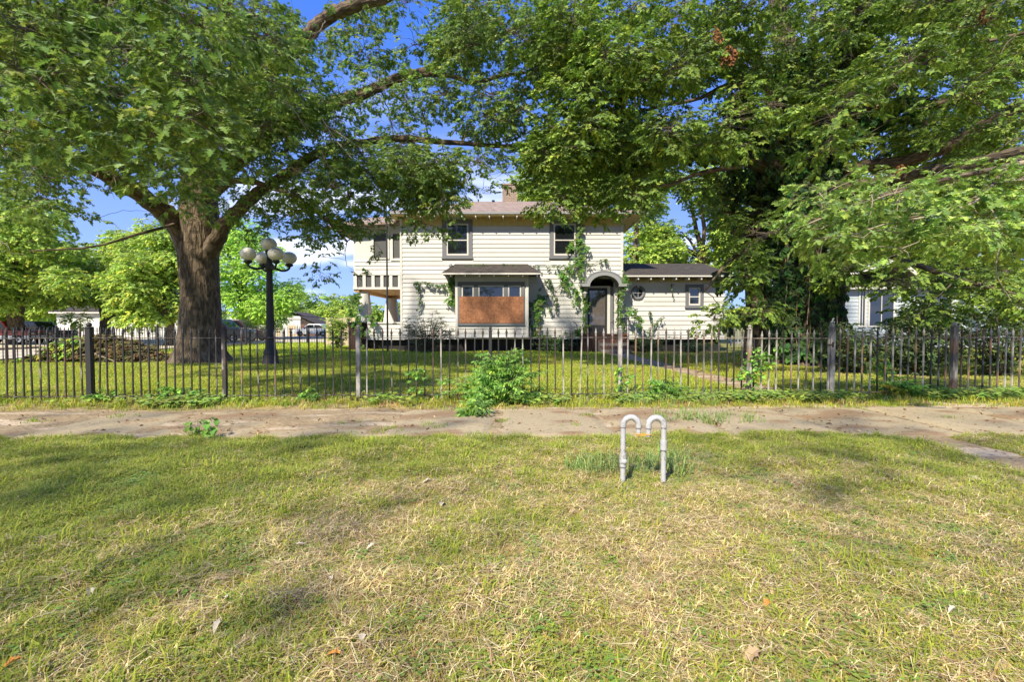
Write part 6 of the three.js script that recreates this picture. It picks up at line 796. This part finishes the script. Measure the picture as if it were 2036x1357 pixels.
// ---------------------------------------------------------------- shrubs, weeds and vines
function shrub(name, label, category, px, py, D, w, h, geo, seed, { n = 160, stems = 9, tint = greenTint, mat = M.twig, form = 0.5, lean = 0, depth = 0.8, low = 0.1 } = {}) {
  const R = rng(seed), at = P(px, py, D); at.y = gh(at.x, at.z); const t = thing(name, label, category, [at.x, at.y, at.z]), l = [], tips = [];
  for (let i = 0; i < stems; i++) { const a = R() * 6.283, r = Math.sqrt(R()), e = V(Math.cos(a) * r * w / 2 + lean * h, h * (1 - form * r * r) * (0.7 + 0.3 * R()), Math.sin(a) * r * w / 2 * depth), c = smooth([V(e.x * 0.08, -0.03, e.z * 0.08), V(e.x * 0.45, e.y * 0.55, e.z * 0.45), e], 7); tips.push(c); part('stem', gb().tube(c, c.map((_, k) => (0.012 - k * 0.0012) * Math.min(2.2, Math.max(0.5, h))), 5), mat, t); }
  for (let i = 0; i < n; i++) { const c = tips[i % stems], u = Math.max(low, Math.pow(R(), 0.7)) * 6.99, k = Math.floor(u), p = V().lerpVectors(c[k], c[k + 1], u - k), s = h * 0.10 + w * 0.05, q = p.add(V((R() - 0.5) * s * 2, (R() - 0.5) * s, (R() - 0.5) * s * 2)); if (q.y < 0.01) q.y = 0.02; l.push({ p: q, ry: R() * 6.283, rz: (R() - 0.4) * 0.8, rx: (R() - 0.5) * 0.9, s: 0.7 + R() * 0.6, c: tint(R, R(), q) }); }
  scatter('foliage', geo, LM, l, null, null, t, null); return t;
}
{
  const R = rng(401), sp = (o) => sprig(R, o);
  const gDark = sp({ n: 14, len: 0.3, L: 0.075, W: 0.04, shape: 'oval', cols: [[0.05, 0.08, 0.035], [0.07, 0.10, 0.05], [0.035, 0.055, 0.025]], droop: 0.1 }), gWeed = sp({ n: 16, len: 0.2, L: 0.075, W: 0.035, shape: 'oval', cols: [[0.09, 0.21, 0.03], [0.12, 0.26, 0.04], [0.07, 0.16, 0.025], [0.17, 0.30, 0.05]], droop: 0.2, twig: [0.15, 0.2, 0.06], k: 1.85 }), gHeart = sp({ n: 7, len: 0.14, L: 0.06, W: 0.06, shape: 'heart', cols: [[0.12, 0.26, 0.04], [0.16, 0.31, 0.05], [0.09, 0.20, 0.03]], droop: 0.5, twig: [0.15, 0.2, 0.06], k: 1.85 }), gYellow = sp({ n: 5, len: 0.12, L: 0.085, W: 0.09, shape: 'heart', cols: [[0.62, 0.52, 0.04], [0.55, 0.5, 0.06]], droop: 0.4, k: 1.2 });
  shrub('shrub', 'dark twiggy shrub against the house wall left of the bay', 'shrub', 850, 698, 22.7, 2.5, 2.15, gDark, 402, { n: 520, stems: 26, form: 0.35 });
  shrub('weed_bush', 'bright green weedy bush grown through the fence in front of the bay', 'bush', 985, 806, 8.2, 1.6, 0.98, gWeed, 403, { n: 520, stems: 26, form: 0.75, depth: 0.6 });
  shrub('weed_bush', 'tall upright weed stems above the green bush in front of the bay', 'weed', 1012, 803, 8.35, 0.4, 1.2, gWeed, 404, { n: 60, stems: 5, form: 0.2 });
  shrub('weed_bush', 'trailing weed spilling from the fence onto the sidewalk', 'weed', 950, 832, 7.0, 0.28, 0.22, gWeed, 405, { n: 50, stems: 6, form: 0.3, depth: 2.6 });
  shrub('climbing_weed', 'slender pale vine climbing a picket left of the green bush', 'vine', 828, 800, 8.3, 0.22, 0.62, gHeart, 406, { n: 26, stems: 3, form: 0.1 });
  shrub('climbing_weed', 'slender green vine climbing the fence post in line with the door', 'vine', 1238, 802, 8.4, 0.14, 0.62, gHeart, 407, { n: 18, stems: 2, form: 0.1 });
  shrub('climbing_weed', 'leafy vine twined high around the left gate post', 'vine', 1478, 800, 8.6, 0.34, 1.2, gHeart, 408, { n: 90, stems: 6, form: 0.25, lean: 0.28 });
  shrub('climbing_weed', 'vine on the pickets between the gate and the right post', 'vine', 1768, 775, 8.9, 0.45, 0.92, gHeart, 409, { n: 34, stems: 4, form: 0.3 });
  shrub('weed_bush', 'spreading green weed at the foot of the right fence', 'weed', 1800, 792, 8.7, 1.1, 0.36, gWeed, 410, { n: 120, stems: 12, form: 0.5 });
  shrub('yellow_weed', 'small weed with round yellow leaves at the foot of the right fence', 'weed', 1763, 778, 8.55, 0.28, 0.32, gYellow, 411, { n: 9, stems: 3, form: 0.2 });
  shrub('weed_bush', 'low leafy weed at the fence behind the vent pipes', 'weed', 1320, 800, 8.5, 0.7, 0.42, gWeed, 412, { n: 90, stems: 10, form: 0.5 });
  shrub('weed_bush', 'leafy weed at the fence below the oak trunk', 'weed', 345, 803, 8.2, 0.75, 0.36, gHeart, 413, { n: 60, stems: 9, form: 0.5 });
  shrub('sapling', 'small leafy sapling growing in the sidewalk edge on the left', 'sapling', 396, 878, 5.5, 0.24, 0.28, gHeart, 414, { n: 20, stems: 4, form: 0.4 });
  shrub('weed_bush', 'low weed at the foot of the leftmost fence post', 'weed', 200, 803, 8.1, 0.35, 0.26, gHeart, 415, { n: 18, stems: 5, form: 0.5 });
  shrub('weed_bush', 'low weed at the fence right of the lamp post', 'weed', 620, 803, 8.2, 0.5, 0.24, gHeart, 416, { n: 26, stems: 6, form: 0.5 });
  shrub('shrub', 'sunlit green shrub at the corner of the porch', 'shrub', 670, 692, 25.8, 1.2, 2.3, sp({ n: 14, len: 0.3, L: 0.12, W: 0.08, shape: 'oval', cols: FAR_COLS, droop: 0.2 }), 417, { n: 340, stems: 16, form: 0.3 });
  for (const [px, D, w, h, s, lab] of [[1690, 12.6, 2.4, 1.55, 421, 'dark overgrown hedge bush behind the fence, first right of the ivy tree'], [1830, 12.2, 2.6, 1.7, 422, 'dark overgrown hedge bush behind the right fence post, the middle one of three'], [1985, 12, 2.6, 1.75, 423, 'dark overgrown hedge bush behind the fence at the right edge']]) shrub('hedge_bush', lab, 'bush', px, 745, D, w, h, sp({ n: 14, len: 0.28, L: 0.085, W: 0.055, shape: 'oval', cols: [[0.06, 0.115, 0.028], [0.08, 0.14, 0.03], [0.045, 0.09, 0.022]], droop: 0.2, k: 1.6 }), s, { n: 460, stems: 26, form: 0.3 });  // leaf palette darkened to paint in the shade these bushes stand in
  for (const [px, w, h, s, lab] of [[1100, 2.4, 0.75, 431, 'dark creeper growing along the wall foot between bay and steps'], [1290, 2.0, 0.8, 432, 'dark low bushes at the wall foot right of the brick steps'], [1380, 2.0, 0.6, 433, 'dark low bushes at the wall foot below the small annex window']]) shrub('low_shrub', lab, 'shrub', px, 700, 23.3, w, h, gDark, s, { n: 240, stems: 16, form: 0.3, tint: (R2) => { const v = 0.7 + R2() * 0.6; return [v * 0.8, v, v * 0.6]; } });
  // vines on the house wall: stems along the boards with leaves
  const vG = sp({ n: 6, len: 0.16, L: 0.10, W: 0.10, shape: 'heart', cols: [[0.07, 0.145, 0.03], [0.10, 0.18, 0.04], [0.05, 0.10, 0.024]], droop: 0.7 }), vS = sp({ n: 5, len: 0.12, L: 0.07, W: 0.07, shape: 'heart', cols: [[0.05, 0.10, 0.022], [0.035, 0.07, 0.018]], droop: 0.6 });
  const vine = (label, z, paths0) => { const paths = paths0.map(([a, n, b, s]) => [a, Math.round(n * 0.62), b, s * 0.85]); const t = thing('house_vine', label, 'vine', [0, 0, z]), lb = [], ls = [], RR = rng(label.length * 13); for (const [pts, n, big, spread] of paths) { const c = smooth(pts.map(([x, y]) => V(HX(x, -z), HY(y, -z), 0.03 + RR() * 0.02)), pts.length * 6); for (let k = 1; k < c.length - 1; k++) c[k].add(V((RR() - 0.5) * 0.06, (RR() - 0.5) * 0.06, 0)); part('stem', gb().tube(c, c.map(() => 0.013), 4), M.twig, t); for (let i = 0; i < n; i++) { const p = c[Math.floor(RR() * c.length)], q = V(p.x + (RR() + RR() - 1) * spread, p.y + (RR() + RR() - 1) * spread, 0.06 + RR() * 0.12); (big ? lb : ls).push({ p: q, ry: -1.57 + (RR() - 0.5) * 1.8, rz: -0.3 - RR() * 0.6, rx: (RR() - 0.5), s: 0.7 + RR() * 0.6, c: [0.75 + RR() * 0.6, 0.8 + RR() * 0.5, 0.8] }); } } if (lb.length) scatter('foliage', vG, LM, lb, null, null, t, null); if (ls.length) scatter('foliage', vS, LM, ls, null, null, t, null); };
  vine('green vine climbing from the door past the right upper window', ZW + 0.06, [[[[1165, 640], [1160, 580], [1152, 540], [1150, 500], [1152, 455], [1150, 420]], 130, true, 0.30], [[[1152, 520], [1130, 535], [1118, 560], [1140, 575], [1150, 600]], 130, true, 0.36], [[[1155, 515], [1165, 500], [1140, 480], [1128, 500]], 60, true, 0.3], [[[1160, 525], [1180, 525], [1200, 516], [1204, 520]], 34, false, 0.12], [[[1150, 545], [1120, 530], [1085, 528], [1046, 529]], 40, false, 0.06], [[[1120, 560], [1100, 575], [1088, 555], [1075, 575]], 40, false, 0.14], [[[1175, 540], [1172, 560], [1190, 545]], 16, false, 0.1]]);
  vine('vine with drooping leaves right of the boarded bay', ZW + 0.06, [[[[1062, 660], [1070, 620], [1066, 600], [1075, 590]], 110, true, 0.3], [[[1075, 590], [1095, 588], [1106, 590], [1105, 615]], 30, false, 0.08], [[[1052, 600], [1056, 640], [1060, 670]], 40, false, 0.14], [[[1078, 600], [1092, 610], [1094, 618]], 12, false, 0.06], [[[1060, 668], [1100, 672], [1145, 660], [1160, 650]], 90, true, 0.2]]);
  vine('ivy around the right side of the arched door canopy', ZW + 0.5, [[[[1232, 650], [1228, 610], [1232, 580], [1240, 560], [1236, 545]], 150, true, 0.2], [[[1236, 610], [1252, 618], [1262, 625], [1270, 640], [1264, 660]], 70, true, 0.22]]);
  vine('ivy on the left pilaster of the front door', ZW + 0.3, [[[[1162, 668], [1160, 630], [1162, 600], [1158, 570]], 90, true, 0.16]]);
  vine('thin sparse creepers on the annex wall below the porthole window', ZW + 0.07, [[[[1290, 668], [1296, 640], [1292, 620], [1296, 625]], 22, false, 0.1], [[[1270, 650], [1285, 660], [1300, 655]], 16, false, 0.12], [[[1302, 645], [1310, 635], [1322, 628]], 14, false, 0.07], [[[1334, 565], [1334, 575], [1336, 585]], 7, false, 0.05]]);
  vine('dark creeper along the eave left of the bay window', ZW + 0.06, [[[[905, 560], [880, 566], [850, 562], [825, 561]], 90, false, 0.07], [[[832, 564], [836, 585], [834, 610]], 24, false, 0.06], [[[870, 566], [872, 575]], 8, false, 0.05], [[[900, 550], [896, 570], [900, 600], [890, 598]], 90, true, 0.13]]);
  vine('thin creeper lying along the top of the bay roof', ZW + 0.12, [[[[915, 529], [950, 527], [1000, 527], [1035, 529]], 60, false, 0.07]]);
  vine('dense ivy wrapped round the left front column of the porch', -24.95, [[[[718, 690], [712, 640], [712, 600], [716, 580]], 130, true, 0.24], [[[730, 620], [745, 640], [738, 650], [722, 660]], 40, true, 0.2], [[[700, 640], [698, 600], [706, 585]], 50, true, 0.2]]);
}
// ---------------------------------------------------------------- brush pile
{
  const c = P(205, 727, 17), R = rng(451), b = thing('brush_pile', 'long heap of cut branches and withered leaves left of the oak', 'brush pile', [c.x, 0, c.z]), mats = [M.twig, M.twigPale, M.barkDark, M.barkTan];
  for (let i = 0; i < 240; i++) { const u = R() * 2 - 1, h = 0.82 * (1 - Math.abs(u) ** 2.2) * (0.75 + 0.25 * noise2(u * 4, 3, 7)), y = R() * h, w = (1.1 - y) * 0.75, x = u * 2.1, z = (R() - 0.35) * w * 1.6, a = (R() - 0.5) * 1.1, L = 0.5 + R() * 1.0, d = V(Math.cos(a) * L / 2, (R() - 0.5) * 0.35 - u * 0.18, Math.sin(a) * L / 2), q = V(x, y + 0.03, z), p = smooth([q.clone().sub(d), q.clone().add(V(0, 0.06, (R() - 0.5) * 0.1)), q.clone().add(d)], 5), r = 0.008 + R() * R() * 0.03; part('branch', gb().tube(p, p.map((_, k) => r * (1 - k * 0.1)), 5), mats[Math.floor(R() * 4)], b); }
  const dg = sprig(R, { n: 14, len: 0.28, L: 0.12, W: 0.07, shape: 'broad', cols: [[0.20, 0.14, 0.06], [0.13, 0.10, 0.045], [0.22, 0.19, 0.07], [0.13, 0.15, 0.05]], droop: 0.4, k: 1.3 }), gg = sprig(R, { n: 14, len: 0.28, L: 0.12, W: 0.08, shape: 'broad', cols: FAR_COLS, droop: 0.3 }), l1 = [], l2 = [];
  for (let i = 0; i < 1500; i++) { const u = R() * 2 - 1, h = 0.92 * (1 - Math.abs(u) ** 2.2), f = Math.pow(R(), 0.5), y = f * h, w = (1.15 - y) * 0.75, o = { p: V(u * 2.15, y + 0.02, (R() - 0.35) * w * 1.5), ry: R() * 6.28, rz: (R() - 0.5), rx: R() - 0.5, s: 0.6 + R() * 0.6, c: [0.7 + R() * 0.6, 0.7 + R() * 0.5, 0.7] }; (u < -0.15 && R() < 0.6 ? l2 : l1).push(o); }
  scatter('withered_leaves', dg, LM, l1, null, null, b, 'stuff'); scatter('green_leaves', gg, LM, l2, null, null, b, 'stuff');
}
// ---------------------------------------------------------------- fallen leaves and twigs
{
  const R = rng(461), mk = (c, s = 1, curl = 0.7) => { const g = gb(); leaf(g, V(-0.05 * s, 0.012, 0), V(1, 0.12, 0), V(0, 1, 0), 0.085 * s, 0.055 * s, 'broad', c, 0.7, curl); return g.build(); };
  const pale = mk([0.54, 0.47, 0.36]), tan = mk([0.42, 0.30, 0.17]), brown = mk([0.22, 0.12, 0.06]), orange = mk([0.55, 0.24, 0.05]), DM = leafMat(0.1, 0.95);
  const put = (geo, label, px, py, s, group) => { const p = groundAt(px, py), t = part('fallen_leaf', geo, DM, scene); t.position.set(p.x, gh(p.x, p.z) + 0.05, p.z); t.rotation.set((R() - 0.5) * 0.7, R() * 6.28, (R() - 0.5) * 0.7); t.scale.setScalar(s * 0.8); tag(t, label, 'leaf', group); };
  const GP = 'pale dead leaves lying in the front lawn'; for (const [x, y, s] of [[845, 970, 1.2], [880, 1010, 0.9], [918, 912, 0.9], [1938, 960, 1.3], [1680, 932, 0.8], [735, 1095, 0.7], [620, 1050, 0.6], [655, 1160, 0.8], [720, 1290, 0.7], [340, 1000, 0.6], [445, 1205, 0.8], [180, 1195, 0.8], [430, 1265, 0.7], [1510, 905, 0.6], [600, 1090, 0.7], [1040, 905, 0.6], [1100, 940, 0.7], [1850, 880, 0.6], [560, 930, 0.6], [1890, 1230, 0.6]]) put(pale, 'pale curled dead leaf lying in the front lawn', x, y, s, GP);
  put(orange, 'orange dead leaf in the bottom left corner of the lawn', 12, 1347, 1.1); put(orange, 'small orange leaf in the lawn at the lower right', 1521, 1223, 0.7); put(orange, 'orange leaf at the lower edge of the lawn, left of centre', 660, 1318, 0.8); put(tan, 'large tan curled leaf lying in the lawn at the lower right', 1490, 1322, 1.1); put(orange, 'orange leaf lying in the upper left lawn near the sidewalk', 372, 916, 0.8); put(tan, 'tan leaf in the grass near the side strip on the right', 1985, 935, 0.9);
  const l = [], l2 = []; for (let i = 0; i < 4200; i++) { const D = 5.6 + R() * R() * 17, x = (R() * 2 - 1) * D * 1.1; if (D < 5.7) continue; const right = x > 2 ? 1 : 0.3, tr = Math.hypot(x - P(398, 722, 16.5).x, -D + 16.5) < 3 ? 1 : 0; if (R() > Math.max(right * (D > 8.8 ? 1 : 0.45), tr)) continue; (R() < 0.25 ? l2 : l).push({ p: V(x, gh(x, -D) + 0.03, -D), ry: R() * 6.28, rx: (R() - 0.5) * 0.8, rz: (R() - 0.5) * 0.8, s: 0.35 + R() * 0.5, c: ((v) => [v, v, v])(0.6 + R() * 0.9) }); }
  scatter('leaf_litter', brown, DM, l, 'brown fallen leaves strewn over the yard and walk', 'leaf litter'); scatter('leaf_litter', tan, DM, l2, 'tan fallen leaves strewn over the yard and walk', 'leaf litter');
  const tg = gb().tube([V(-0.12, 0.008, 0), V(0, 0.014, 0.012), V(0.12, 0.008, -0.01)], [0.004, 0.004, 0.002], 4).build(), tl = []; for (let i = 0; i < 420; i++) { const D = 2 + R() * 7, x = (R() * 2 - 1) * D * 1.08; tl.push({ p: V(x, gh(x, -D) + (D < 5.5 ? 0.02 : 0.02), -D), ry: R() * 6.28, rz: (R() - 0.5) * 0.2, s: V(0.4 + R() * 1.1, 0.8, 0.8), c: [0.8 + R() * 0.5, 0.8 + R() * 0.5, 0.8] }); }
  scatter('twig_litter', tg, M.twigPale, tl, 'small dry twigs scattered on walk and lawn', 'twigs');
}
scene.traverse((o) => { if (o.isMesh) { o.castShadow = true; o.receiveShadow = true; } });
renderer.render(scene, camera);
